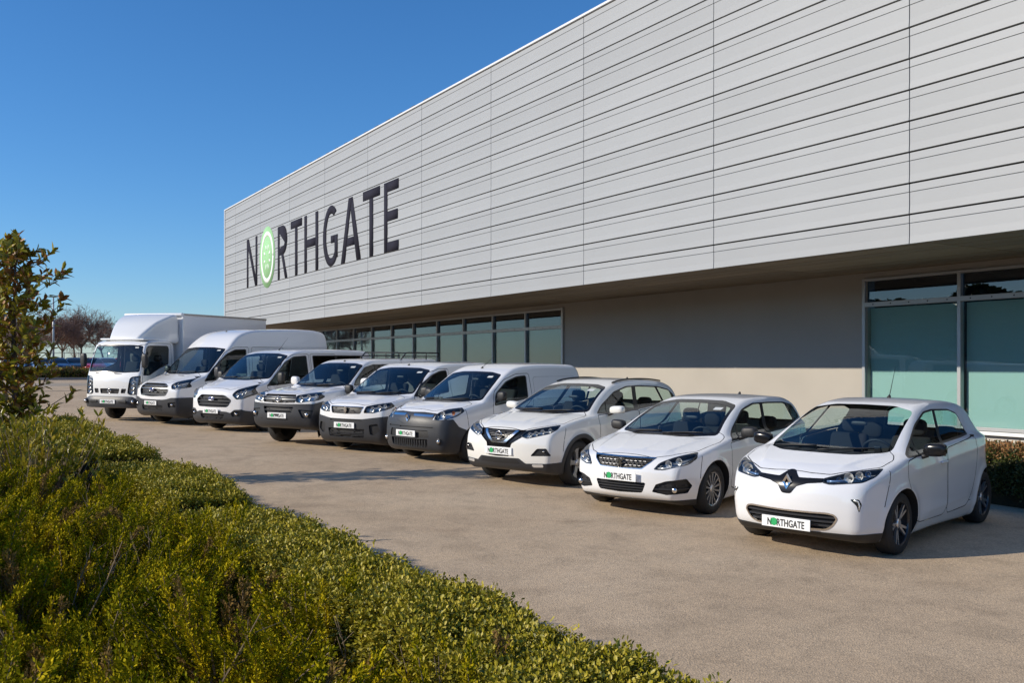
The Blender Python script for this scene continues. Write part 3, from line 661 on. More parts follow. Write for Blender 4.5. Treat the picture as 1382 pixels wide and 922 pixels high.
    def interior(s, cowl, seat_x, seat_z=.55, rear=None, bulk=None, w=None, dash_z=None, hd=1.0, fab=None, wheel=True):
        """dashboard, seats, steering wheel, bulkhead"""
        fab = fab or FAB; w = w or s.hw-.13; dz = dash_z or cowl[1]-.05; x0 = cowl[0]
        P = [(x0+.16, dz-.04), (x0-.02, dz-.005), (x0-.28, dz), (x0-.42, dz-.04), (x0-.5, dz-.14), (x0-.45, dz-.4), (x0-.2, dz-.55), (x0+.2, dz-.5)]
        d = B(); ys = np.linspace(-w, w, 9)
        for i in range(len(ys)-1):
            f = lambda y: (lambda a, b: (a-.10*(abs(y)/w)**2, y, b+.0))
            d.prism(crv(P, 3, True).tolist(), f(ys[i]), f(ys[i+1]))
        d.ob('dashboard', DASH, s.root, True)
        if wheel:
            q = B(); c = Vector((x0-.52, .36, dz-.03)); R = Matrix.Rotation(math.radians(-65), 3, 'Y')
            q.tube([c+R @ Vector((.175*math.cos(t), .175*math.sin(t), 0)) for t in np.linspace(0, 2*math.pi, 25)], .015, 8, False)
            q.box(c, (.2, .08, .03), .01, R); q.box(c+R @ Vector((0, 0, -.08)), (.05, .05, .2), 0, R); q.box(c, (.05, .33, .02), .006, R); q.ob('steering_wheel', DASH, s.root, True)
        def seat(x, y, ww, h=.62):
            e = empty('seat', (x, y, seat_z-.2), parent=s.root); t = B().box((.05, 0, .17), (.52, ww, .16), .05).ob('cushion', fab, e, True)
            R = Matrix.Rotation(math.radians(-17), 3, 'Y'); B().box((-.28, 0, .17+h/2), (.13, ww*.92, h), .055, R).ob('backrest', fab, e, True)
            for k in ([0] if ww < .7 else [-.45, .45]): B().sup((-.36-h*.14, k, .17+h+.09*hd), (.1, .27, .2), .6, 16, 8).ob('headrest', fab, e, True)
        for y in (-.37, .37): seat(seat_x, y*s.hw/.87, .5)
        if rear is not None: seat(rear, 0, 1.2, .50)
        if bulk is not None:
            zs = np.linspace(.45, s.roof(bulk)-.06, 14); yy = np.maximum(s.H.yside(np.full(14, bulk), zs)-.05, .2)
            B().prism(list(zip(yy, zs))+list(zip(-yy[::-1], zs[::-1])), lambda a, b: (bulk, a, b), lambda a, b: (bulk-.02, a, b)).ob('bulkhead', mat('bulkhead', (.12, .12, .125), .7), s.root)
        zr = s.roof(cowl[0]-1.05)-.13; B().sup((cowl[0]-.85, 0, zr-.09), (.03, .19, .05), .6, 16, 8).ob('inner_mirror', BLACK, s.root, True)
    def done(s):
        if s.seams: s.part('panel_gap', join(*s.seams), SEAM)
        s.part('body', s.body, s.paint)
FR = 'front'

# ============ ground ============
def ground_mat():
    m, t, b = nodes('yard_asphalt'); N = t.nodes; Lk = t.links
    tc = N.new('ShaderNodeTexCoord')
    def noise(sc_, det=6, rough=.6, dist=0.):
        n = N.new('ShaderNodeTexNoise'); n.inputs['Scale'].default_value = sc_; n.inputs['Detail'].default_value = det; n.inputs['Roughness'].default_value = rough; n.inputs['Distortion'].default_value = dist; Lk.new(tc.outputs['Object'], n.inputs['Vector']); return n.outputs[0]
    def ramp(src, stops):
        r = N.new('ShaderNodeValToRGB'); e = r.color_ramp.elements
        while len(e) < len(stops): e.new(.5)
        for el, (p, c) in zip(e, stops): el.position = p; el.color = (*c, 1)
        Lk.new(src, r.inputs[0]); return r.outputs[0]
    def mix(f, a, c, mode='MIX'):
        x = N.new('ShaderNodeMix'); x.data_type = 'RGBA'; x.blend_type = mode
        if isinstance(f, float): x.inputs[0].default_value = f
        else: Lk.new(f, x.inputs[0])
        for i, q in ((6, a), (7, c)):
            if isinstance(q, tuple): x.inputs[i].default_value = (*q, 1)
            else: Lk.new(q, x.inputs[i])
        return x.outputs[2]
    big = ramp(noise(.35, 5, .6, .4), [(.3, (.44, .33, .22)), (.5, (.485, .37, .25)), (.72, (.525, .41, .285))])
    mid = ramp(noise(2.3, 6, .65, .3), [(.32, (.82, .82, .82)), (.5, (1, 1, 1)), (.7, (1.1, 1.09, 1.07))])
    c = mix(1.0, big, mid, 'MULTIPLY')
    v = N.new('ShaderNodeTexVoronoi'); v.inputs['Scale'].default_value = 70; Lk.new(tc.outputs['Object'], v.inputs['Vector'])
    st = ramp(v.outputs['Color'], [(.0, (.66, .66, .67)), (.35, (.95, .95, .95)), (.65, (1.03, 1.02, 1.0)), (1, (1.3, 1.28, 1.25))])
    c = mix(1.0, c, st, 'MULTIPLY')
    fine = ramp(noise(160, 3, .7), [(.3, (.75, .75, .75)), (.7, (1.22, 1.22, 1.22))]); c = mix(1.0, c, fine, 'MULTIPLY')
    stain = ramp(noise(.9, 4, .55, 1.2), [(.58, (1, 1, 1)), (.76, (.88, .86, .85))]); c = mix(1.0, c, stain, 'MULTIPLY')
    Lk.new(c, b.inputs['Base Color']); b.inputs['Roughness'].default_value = .9; b.inputs['Specular IOR Level'].default_value = .25
    bp = N.new('ShaderNodeBump'); bp.inputs['Strength'].default_value = .32; bp.inputs['Distance'].default_value = .012
    ad = N.new('ShaderNodeMath'); ad.operation = 'ADD'; Lk.new(v.outputs['Distance'], ad.inputs[0]); Lk.new(noise(25, 5), ad.inputs[1]); Lk.new(ad.outputs[0], bp.inputs['Height']); Lk.new(bp.outputs[0], b.inputs['Normal'])
    return m
xs = [-900, -400, -200, -95, -60, -30, 0, 30, 60, 300]; ys = [-900, -200, -40, 0, 40, 200, 900]
def gzx(x): return SL*min(max(-x, -60), 95)
V = [(x, y, gzx(x)) for x in xs for y in ys]; n = len(ys)
prop(ob('ground', V, [(i*n+j, (i+1)*n+j, (i+1)*n+j+1, i*n+j+1) for i in range(len(xs)-1) for j in range(n-1)], ground_mat()), kind='structure')
SOIL = mat('soil', (.055, .042, .03), .95, noise=.4, nscale=9, bump=.5, bscale=30)
def sheet(name, pts, dz, m, parent=None):           # pts in (L, N)
    o = ob(name, [(-L, N, gzx(-L)+dz) for L, N in pts], [tuple(range(len(pts)))], m, parent); return o
KERB = mat('kerb_concrete', (.30, .28, .26), .9, noise=.2, nscale=4, bump=.3)
def kerb(name, L0, N0, L1, N1, w=.15, h=.13):
    d = Vector((L1-L0, N1-N0)).normalized(); q = Vector((-d.y, d.x))*w; b = B(); nseg = 12; P = []
    for i in range(nseg+1):
        L, N = L0+(L1-L0)*i/nseg, N0+(N1-N0)*i/nseg; P.append([(-L, N, gzx(-L)), (-L, N, gzx(-L)+h), (-L-q.x, N+q.y, gzx(-L)+h), (-L-q.x, N+q.y, gzx(-L))])
    V = [p for r in P for p in r]; F = [(i*4+k, (i+1)*4+k, (i+1)*4+(k+1) % 4, i*4+(k+1) % 4) for i in range(nseg) for k in range(4)]
    return prop(ob(name, V, F, KERB), kind='structure')
prop(sheet('planting_bed', [(-4, -6), (-4, 2.35), (17, 1.55), (17, -6)], .004, SOIL), kind='structure')
prop(sheet('planting_bed', [(-10, 12.3), (-10, 20.5), (62, 20.5), (62, 15.5), (9.5, 15.5), (9.5, 12.3)], .004, SOIL), kind='structure')
kerb('kerb', 70, -40, 71, 60, .2, .16); prop(sheet('drain_channel', [(51, -20), (51.35, -20), (51.6, 14), (51.25, 14)], .004, mat('drain', (.06, .055, .05), .9)), kind='structure')
prop(sheet('planting_bed', [(70.3, -40), (77, -40), (78, 60), (71.3, 60)], .12, SOIL), kind='structure')
prop(sheet('patched_asphalt', [(58, -20), (63, -20), (63.5, 14), (58.5, 14)], .004, mat('patch', (.33, .27, .20), .92, noise=.12, nscale=3)), kind='structure')
# ============ building ============
D, DW, ZB, ROW = 16.0, 20.6, 4.346, .598; LEND = 62.9; JOINTS = [11.8+5.4*k for k in range(-4, 10)]
CLAD = mat('cladding', (.325, .332, .335), .55, noise=.045, nscale=.6, bump=.12, bscale=90); DARKGAP = mat('cladding_gap', (.03, .03, .032), .8)
def vary(m, lo, hi):
    """each panel its own slight tone"""
    t = m.node_tree; b = t.nodes['Principled BSDF']; src = b.inputs['Base Color'].links[0].from_socket; oi = t.nodes.new('ShaderNodeObjectInfo'); mr = t.nodes.new('ShaderNodeMapRange'); mr.inputs[3].default_value = lo; mr.inputs[4].default_value = hi; t.links.new(oi.outputs['Random'], mr.inputs[0])
    v = t.nodes.new('ShaderNodeVectorMath'); v.operation = 'SCALE'; t.links.new(src, v.inputs[0]); t.links.new(mr.outputs[0], v.inputs['Scale']); t.links.new(v.outputs[0], b.inputs['Base Color'])
vary(CLAD, .96, 1.04)
bld = prop(empty('building', (-30, D, 0)), 'long grey warehouse with overhanging panel-clad upper storey and dark sign', 'building'); bl = lambda L, N, z: (-L+30, N-D, z)
fas = B().box((30-(LEND-10)/2, 2.4, ZB+4.0), (LEND+10-.1, 4.5, 7.3)).ob('fascia', DARKGAP, bld); fas.location = (0, 0, 0)
def panel_mesh(w, h, key={}):
    k = (round(w, 3), round(h, 3))
    if k not in key:
        g = .034; top = h-g; s1 = top-.145; kk = .145; P = [(0, 0.0), (-.056, 0.004), (-.056, .0), (-.045, kk), (-.043, s1-.012), (-.030, s1-.010), (-.030, s1-.001), (-.047, s1), (-.044, top), (.02, top)]
        P = [(.02, 0), (-.056, 0), (-.0455, kk), (-.0445, s1-.013), (-.026, s1-.011), (-.026, s1-.001), (-.049, s1+.001), (-.046, top), (.02, top)]
        V = [(x, y, z) for x in (.011, w-.011) for y, z in P]; m_ = len(P)
        F = [(i, i+m_, (i+1) % m_+m_, (i+1) % m_) for i in range(m_)]+[tuple(range(m_)), tuple(range(m_, 2*m_))[::-1]]
        key[k] = mesh('cladding_panel', V, F, CLAD)
    return key[k]
zrow = [(ZB, .578)]+[(ZB+.578+ROW*i, ROW) for i in range(12)]; ztop = zrow[-1][0]+ROW
edges = JOINTS+[LEND]
for z, h in zrow:
    for a, b in zip(edges[:-1], edges[1:]):
        o = bpy.data.objects.new('cladding_panel', panel_mesh(b-a, h)); link(o, fas); o.location = bl(b, D, z); o.location.y += random.uniform(-.0015, .0015)
COP = mat('coping', (.70, .70, .70), .45); B().box((30-(LEND-10)/2, .35, ztop+.03), (LEND+10, .9, .07), .01).ob('coping', COP, bld)
B().box((30-LEND-.04, .4, (ztop+ZB)/2+.02), (.09, 1.0, ztop-ZB+.08), .01).ob('corner_trim', mat('white_trim', (.78, .78, .78), .4), bld)
cab = B(); 
for L in np.arange(33, 57, 1.2): B().box(bl(L, D-.05, ztop+.085), (.40, .05, .05), .01).ob('roof_edge_clip', DARKGAP, bld)
# soffit
SOF = mat('soffit', (.27, .215, .15), .6, noise=.12, nscale=2); vary(SOF, .8, 1.2)
sof = B().box(bl((LEND-10)/2, (D+DW)/2+.2, ZB+.30), (LEND+9.9, DW-D+.3, .30)).ob('soffit', DARKGAP, bld)
def soffit_mesh(w, key={}):
    k = round(w, 3)
    if k not in key: key[k] = mesh('soffit_panel', *(lambda b: (b.V, b.F))(B().box((w/2, .27, .02), (w-.03, .535, .03), .004)), SOF)
    return key[k]
for a, b in zip(edges[:-1], edges[1:]):
    for r_ in range(8):
        o = bpy.data.objects.new('soffit_panel', soffit_mesh(b-a)); link(o, sof); o.location = bl(b, D+.06+r_*.57, ZB+.055+random.uniform(-.001, .001))
# wall
PLASTER = mat('plaster', (.41, .375, .325), .9, noise=.10, nscale=.8, bump=.2, bscale=60); PLINTH = mat('plinth', (.50, .46, .40), .9, noise=.15, nscale=3, bump=.4, bscale=25)
def wall(name, L0, L1, z0, z1, N, th, m): return B().box(bl((L0+L1)/2, N+th/2, (z0+z1)/2), (abs(L1-L0), th, z1-z0)).ob(name, m, bld)
wall('wall', 16.50, 30.60, -.5, ZB+.2, DW, .3, PLASTER)
wall('plinth', -10, 16.50, -.5, .50, DW-.02, .32, PLINTH); wall('plinth', 30.60, LEND, -.3, 1.0, DW-.02, .32, PLINTH); wall('lintel', -10, 16.50, 4.24, ZB+.2, DW, .3, PLASTER); wall('lintel', 30.60, LEND, 4.22, ZB+.2, DW, .3, PLASTER)
wall('room_back', -10, LEND, -.5, ZB+.2, DW+3.5, .1, mat('room_dark', (.05, .05, .055), .9)); wall('end_wall', LEND-.3, LEND, -.3, ZB+.2, DW+.35, 3.1, PLASTER)
wall('room_floor', -10, LEND, -.1, 0, DW+.33, 3.1, mat('room_dark', (.05, .05, .055), .9))
FRAME = mat('window_frame', (.42, .425, .42), .4, metal=.4); GTINT = glass('window_glass', (.80, .91, .90), 1., 0., 1.5); GDARK = glass('window_glass_dark', (.34, .42, .44), 1., 0., 1.7)
BLIND = mat('roller_blind', (.58, .63, .61), .9, noise=.03, nscale=1); BLIND2 = mat('roller_blind_dimmed', (.075, .095, .10), .9)  # second blind darkened in colour to stand in for dim room and mirrored trees
def window(L0, L1, z0, zt, z1, blind, tint):
    w = empty('window', bl(L0, DW, z0), parent=bld); W = L0-L1
    for nm, x0, x1, a, b in (('frame_post', -.045, .045, 0, z1-z0), ('frame_rail', .045, W-.045, 0, .08), ('frame_rail', .045, W-.045, zt-z0, zt-z0+.12), ('frame_rail', .045, W-.045, z1-z0-.07, z1-z0)):
        B().box(((x0+x1)/2, .0, (a+b)/2), (x1-x0, .14, b-a), .006).ob(nm, FRAME, w)
    for zz in range(5): B().box((.3+zz*(W-.6)/4, -.072, zt-z0+.06), (.03, .008, .03)).ob('frame_bolt', DARKGAP, w)
    B().box((W/2, .03, (.08+zt-z0)/2), (W-.09, .012, zt-z0-.08)).ob('pane', tint, w); B().box((W/2, .03, (zt-z0+.12+z1-z0-.07)/2), (W-.09, .012, z1-zt-.19)).ob('pane', GDARK, w)
    if blind: B().box((W/2, .16, (zt-z0)/2), (W-.12, .01, zt-z0-.05)).ob('blind', blind, w)
for k in range(10): window(16.56-2.7*k, 16.56-2.7*(k+1), .51, 3.52, 4.25, BLIND, GTINT)
for k in range(10): window(57.54-2.7*k, 57.54-2.7*(k+1), 1.0, 3.45, 4.23, BLIND2, GTINT)
window(60.24, 57.54, 1.0, 3.45, 4.23, BLIND2, GTINT)
B().box(bl(3.25, DW-.06, .46), (26.5, .22, .08), .01).ob('sill', mat('white_trim', (.78, .78, .78), .4), bld); B().box(bl(30.53, DW-.0, 2.6), (.12, .16, 3.3), .01).ob('frame_post', FRAME, bld); 
# ---- lettering on the cladding
def usx(px): u = px-691; return (VC*FPX-VS*u)/(VS*FPX+VC*u)*D
SZ0, SZ1 = 6.72, 9.62; LH = SZ1-SZ0
sign = prop(empty('facade_sign', (-57.7, D-.05, SZ0)), 'large dark NORTHGATE lettering with green disc across the grey facade', 'sign')
def rect(x0, y0, x1, y1): return [(x0, y0), (x1, y0), (x1, y1), (x0, y1)]
def arc(cx, cy, rx, ry, a0, a1, n=16): return [(cx+rx*math.cos(math.radians(a0+(a1-a0)*i/n)), cy+ry*math.sin(math.radians(a0+(a1-a0)*i/n))) for i in range(n+1)]
T = .15
LET = {'N': [rect(0, 0, .16, 1), rect(.84, 0, 1, 1), [(.0, 1), (.2, 1), (1, 0), (.8, 0)]],
 'R': [rect(0, 0, .2, 1), [(.2, 1), (.5, 1)]+arc(.5, .725, .48, .275, 90, -90)+[(.2, .45), (.2, .585), (.48, .585)]+arc(.48, .725, .26, .14, -90, 90)+[(.2, .865)], [(.38, .46), (.60, .46), (1.0, 0), (.76, 0)]],
 'T': [rect(0, .86, 1, 1), rect(.39, 0, .61, .86)],
 'H': [rect(0, 0, .19, 1), rect(.81, 0, 1, 1), rect(.19, .43, .81, .57)],
 'G': [('strip', arc(.55, .5, .55, .5, 50, 318, 30), arc(.55, .5, .33, .365, 58, 312, 30)), rect(.78, .13, .98, .50), rect(.54, .38, .78, .50)],
 'A': [[(0, 0), (.40, 1), (.60, 1), (.5, .82), (.21, 0)], [(.60, 1), (1, 0), (.79, 0), (.5, .82)], [(.30, .25), (.70, .25), (.65, .38), (.35, .38)]],
 'E': [rect(0, 0, .24, 1), rect(.24, .86, 1, 1), rect(.24, .44, .94, .58), rect(.24, 0, 1, .14)]}
INK = mat('sign_ink', (.022, .021, .032), .9, spec=.15); GREEN = mat('sign_green', (.30, .56, .27), .7); WHITE = mat('sign_white', (.80, .84, .78), .5)
gro = [z+dz for z, h in zrow for dz in (h-.017, h-.034-.145-.006)]; gw = [.009, .003]*len(zrow)
def tri(poly):
    bm = bmesh.new(); vs = [bm.verts.new((x, 0, z)) for x, z in poly]; f = bm.faces.new(vs); bmesh.ops.triangulate(bm, faces=[f]); bm.verts.index_update()
    V = np.array([v.co[:] for v in bm.verts]); F = np.array([[v.index for v in f.verts] for f in bm.faces]); bm.free(); return V, F
def paint_piece(name, poly, m, parent, dy=0.):
    """a painted shape lying on the cladding, broken at its grooves"""
    if poly[0] == 'strip':
        o_, i_ = poly[1:]; n_ = len(o_); V = np.array([(x, 0, z) for x, z in list(o_)+list(i_)]); F = np.array([t for k in range(n_-1) for t in ((k, k+1, k+1+n_), (k, k+1+n_, k+n_))])
    else: V, F = tri(poly)
    mm = Mesh(V, F, np.tile([0, -1., 0], (len(V), 1)))
    for z, w in zip(gro, gw):
        zz = z-SZ0
        if False and zz+w < V[:, 2].max():
            lo_, hi_ = mm.split(lambda P, N: P[:, 2]-(zz-w)); hi_, _ = hi_.split(lambda P, N: (zz+w)-P[:, 2]); mm = join(lo_, hi_)
    # lean of the lower third of each panel
    P = mm.P; off = np.zeros(len(P))
    o = ob(name, P+[0, dy, 0], mm.F, m, parent); md = o.modifiers.new('thickness', 'SOLIDIFY'); md.thickness = .004; md.offset = 0; return o
LX = [('N', 78, 155), ('O', 172, 285), ('R', 305, 376), ('T', 400, 483), ('H', 500, 602), ('G', 637, 747), ('A', 768, 915), ('T', 930, 1055), ('E', 1085, 1192)]
x00 = 57.7
for ch, a, b in LX:
    La, Lb = usx(320+a/5.425), usx(320+b/5.425); xa, xb = x00-La, x00-Lb; w = xb-xa
    if ch == 'O':
        e = empty('green_disc', parent=sign); cx, cz = (xa+xb)/2, LH/2
        paint_piece('disc', arc(cx, cz, w/2, LH*.60, 0, 352, 44), GREEN, e, -.008)
        ro, ri = arc(cx, cz, w*.41, LH*.505, 0, 352, 44), arc(cx, cz, w*.33, LH*.415, 0, 352, 44)
        paint_piece('ring', ('strip', ro+ro[:1], ri+ri[:1]), WHITE, e, -.014)
        for ang in range(0, 360, 45):
            c_, s_ = math.cos(math.radians(ang+22)), math.sin(math.radians(ang+22)); q = [(cx+w*(c_*r_-s_*k), cz+LH*1.15*(s_*r_+c_*k)) for r_, k in ((.13, -.018), (.22, -.024), (.22, .024), (.13, .018))]; paint_piece('ray_mark', q, WHITE, e, -.014)
    else:
        e = empty('letter', parent=sign)
        for i, p in enumerate(LET[ch]): paint_piece('letter_stroke', [(xa+x*w, z*LH) for x, z in p] if p[0] != 'strip' else ('strip', [(xa+x*w, z*LH) for x, z in p[1]], [(xa+x*w, z*LH) for x, z in p[2]]), INK, e, -.010-.0035*i)

NEG = -.2
def front_poly(top, bot):
    """closed polygon in (|y|, z) from a top edge (centre to side) and a bottom edge (centre to side)"""
    return [(NEG, top[0][1])]+list(top[1:] if top[0][0] == 0 else top)+list(reversed(bot[1:] if bot[0][0] == 0 else bot))+[(NEG, bot[0][1])]
def build_zoe():
    c = Car('zoe', 'electric_hatchback', 'small white electric hatchback with big diamond badge, nearest of the row', 'car', paint('paint_cool_white', (.76, .765, .775)))
    c.arches(); c.windscreen([(NEG, 1.455), (.34, 1.445), (.575, 1.40), (.67, 1.015), (.4, .99), (NEG, .995)], -1.35, .045)
    c.rear_glass([(NEG, 1.38), (.36, 1.365), (.48, 1.30), (.54, 1.07), (NEG, 1.05)], -2.4); c.glazing([(-.12, .965), (-.44, 1.11), (-.78, 1.27), (-1.16, 1.39), (-1.41, 1.41), (-1.92, 1.395), (-2.15, 1.34), (-2.12, 1.10), (-1.13, 1.045), (-.43, .965)], [(-.66, 1.4, -.44, .95, .012), (-1.48, 1.41, -1.20, 1.05, .04)], .02, .05)
    hl = fillet([(.33, .79), (.38, .808), (.54, .86), (.77, .895), (.755, .82), (.68, .765), (.41, .735), (.335, .752)], .03)
    for sg, o, q in c.lamp(reg(FR, hl, 0), .05):
        for y, z, r, m in ((.47, .785, .026, LENSB), (.545, .805, .05, LAMPB), (.62, .825, .04, LAMPB), (.68, .84, .03, LENSB)):
            x = c.xf(sg*y, z)-.032; c.optic(o, x, sg*y, z, r, m)
        B().tube([(c.xf(sg*y, z)-.02, sg*y, z) for y, z in ((.37, .765), (.44, .768), (.52, .775))], .012, 8).ob('light_guide', LENSB, o, True)
    bz = fillet([(NEG, .855), (.03, .85), (.125, .765), (.10, .70), (.045, .625), (NEG, .615)], .02); fb = reg(FR, bz, 0)
    bd = fillet([(NEG, .79), (.14, .785), (.34, .79), (.34, .752), (.2, .735), (.1, .70), (NEG, .70)], .01)
    p = c.cut(lambda P, N: np.minimum(fb(P, N), reg(FR, bd, 0)(P, N))); c.part('grille_band', p.offset(.004).solid(-.02), GLOSSB); c.badge('diamond', 0, .735, .088, lift=.008)
    lg = fillet([(NEG, .462), (.40, .468), (.47, .455), (.50, .41), (.45, .33), (.38, .285), (NEG, .27)], .05); f = reg(FR, lg, .3)
    q, g = c.recess(f, .045); c.ring(q, f, .016, .004, CHROME, g); c.bars(q, (.325, .37, .415), .017, -.012, -.02, GREYP, g)
    for sg, o, q in c.lamp(reg(FR, fillet([(.60, .612), (.672, .612), (.692, .56), (.674, .48), (.655, .55)], .012), .2), .025, BLACK, 'daytime_light'):
        B().tube([(c.xf(sg*y, z)-.008, sg*y, z) for y, z in ((.63, .603), (.663, .59), (.675, .55), (.671, .505))], .010, 6).ob('light_guide', LAMPB, o, True)
    c.panel(reg('top', fillet([(.70, NEG), (.70, .20), (.66, .38), (.50, .57), (.30, .735), (.06, .765), (-.06, .72), (-.3, .5), (-.3, NEG)], .04), .6), 'bonnet')
    c.panel(reg('side', fillet([(-.10, .94), (-.07, .80), (-.18, .5), (-.27, .32), (-.5, .275), (-1.16, .275), (-1.22, .34), (-1.19, .98), (-1.15, 1.06), (-.44, .98)], .05), .5), 'door')
    c.panel(reg('side', fillet([(-1.225, 1.0), (-1.235, .34), (-1.3, .275), (-1.9, .29), (-2.02, .40), (-2.16, .62), (-2.24, .9), (-2.19, 1.08)], .06), .5), 'door')
    c.clad(lambda P, N: np.maximum(P[:, 2]-.262, .35-P[:, 0]), 'front_lip', BLACK, .006, False)
    c.plate(.325, x=.83); c.wheels('two_tone', rimr=.225); c.mirror(-.50, .86, 1.03, (.13, .23, .14), GLOSSB); c.handle([(-1.08, .86)]); c.wipers(2, -.58, .0, 1.015, .03, .5); c.antenna(-1.75, .35, .5)
    B().sup((-2.18, .80, 1.08), (.1, .06, .03), .8).ob('rear_handle', BLACK, c.root, True)
    c.interior((-.05, 1.02), -1.15, seat_z=.50, rear=-1.95, fab=FAB); c.seam([(.27, .87), (.30, .74), (.37, .52)]); c.seam([(-.30, .335), (-2.05, .345)], .004); c.seam([(-2.75, .98), (-2.82, .62)]); c.done()
def build_308():
    c = Car('p308', 'hatchback', 'white hatchback with chrome-topped grille and multi-spoke wheel trims, second nearest', 'car', paint('paint_white', (.78, .78, .775)))
    c.arches(); c.windscreen([(NEG, 1.375), (.35, 1.365), (.60, 1.315), (.72, .955), (.4, .935), (NEG, .945)], -1.6, .04)
    c.rear_glass([(NEG, 1.33), (.42, 1.315), (.52, 1.26), (.60, .99), (NEG, .97)], -2.7); c.glazing([(-.42, .885), (-.68, 1.035), (-1.2, 1.265), (-1.6, 1.335), (-2.1, 1.335), (-2.6, 1.32), (-2.90, 1.27), (-3.02, 1.08), (-2.2, .955), (-1.49, .925)], [(-.95, 1.3, -.72, .9, .012), (-1.86, 1.32, -1.62, .94, .05), (-2.62, 1.3, -2.72, .98, .02)], .022, .05)
    hl = fillet([(.44, .595), (.50, .68), (.63, .748), (.80, .805), (.84, .74), (.79, .66), (.57, .595)], .03)
    for sg, o, q in c.lamp(reg(FR, hl, 0), .055, LAMPD):
        for y, z, r in ((.60, .665, .045), (.70, .70, .042), (.53, .625, .025)): x = c.xf(sg*y, z)-.035; c.optic(o, x, sg*y, z, r, LAMPB)
        B().tube([(c.xf(sg*y, z)-.012, sg*y, z) for y, z in ((.49, .612), (.60, .618), (.70, .64), (.78, .68))], .009, 8).ob('light_guide', LAMPB, o, True)
    gp = fillet([(NEG, .735), (.44, .735), (.40, .68), (.30, .595), (NEG, .58)], .02); f = reg(FR, gp, .3)
    q, g = c.recess(f, .03); c.ring(q, f, .008, .003, CHROME, g); b, _ = q.split(lambda P, N: .719-P[:, 2]); c.part('grille_frame', b.offset(.008).solid(-.03), CHROME, g)
    for r_, z in enumerate((.605, .632, .659, .686)):        # studs of the grille in rows
        for k in range(-7, 8):
            y = k*.058+(r_ % 2)*.029
            if abs(y) < .27+(z-.6)*.9-.02 and abs(y) > .05: B().box((c.xf(y, z)-.012, y, z), (.02, .04, .010), .003).ob('grille_stud', CHROME if r_ % 2 else GREYP, g)
    c.badge('lion', 0, .655, .062, lift=.0)
    lg = fillet([(NEG, .435), (.36, .432), (.31, .305), (NEG, .285)], .03); f = reg(FR, lg, .3); q, g = c.recess(f, .04); c.bars(q, (.325, .36, .395), .013, -.008, -.02, GREYP, g)
    fg = fillet([(.43, .325), (.48, .42), (.60, .465), (.775, .49), (.80, .40), (.765, .31), (.60, .295)], .012)
    for sg, o, q in c.lamp(reg(FR, fg, .2), .04, BLACK, 'fog_surround', BLACK, -.03):
        c.bars(q, (.36, .405), .012, -.008, -.015, GREYP, o, 'surround_bar'); x = c.xf(sg*.68, .36); B().sup((x-.01, sg*.68, .355), (.05, .075, .07), 1).ob('fog_light', CHROME, o, True)
    c.panel(reg('top', fillet([(.735, NEG), (.72, .40), (.60, .56), (.30, .775), (-.2, .835), (-.42, .80), (-.5, .5), (-.5, NEG)], .05), .6), 'bonnet')
    c.panel(reg('side', fillet([(-.40, .87), (-.44, .6), (-.46, .3), (-.6, .26), (-1.6, .26), (-1.66, .34), (-1.66, .93), (-1.62, .95)], .05), .5), 'door')
    c.panel(reg('side', fillet([(-1.67, .945), (-1.675, .34), (-1.73, .26), (-2.1, .27), (-2.25, .45), (-2.45, .7), (-2.75, .8), (-2.85, .99)], .05), .5), 'door')
    c.clad(lambda P, N: np.maximum(P[:, 2]-.225, .3-P[:, 0]), 'front_lip', BLACK, .006, False)
    c.plate(.495); c.wheels('multi', rimr=.222); c.mirror(-.72, .89, .99, (.13, .22, .14), BLACK); c.handle([(-1.5, .78), (-2.55, .82)]); c.wipers(2, -.6, .0, .965, .03, .55); c.antenna(-2.55, .05)
    c.interior((-.18, .955), -1.3, seat_z=.44, rear=-2.15); c.seam([(.32, .76), (.34, .62), (.36, .48)]); c.seam([(-2.95, .98), (-2.98, .55)]); c.done()
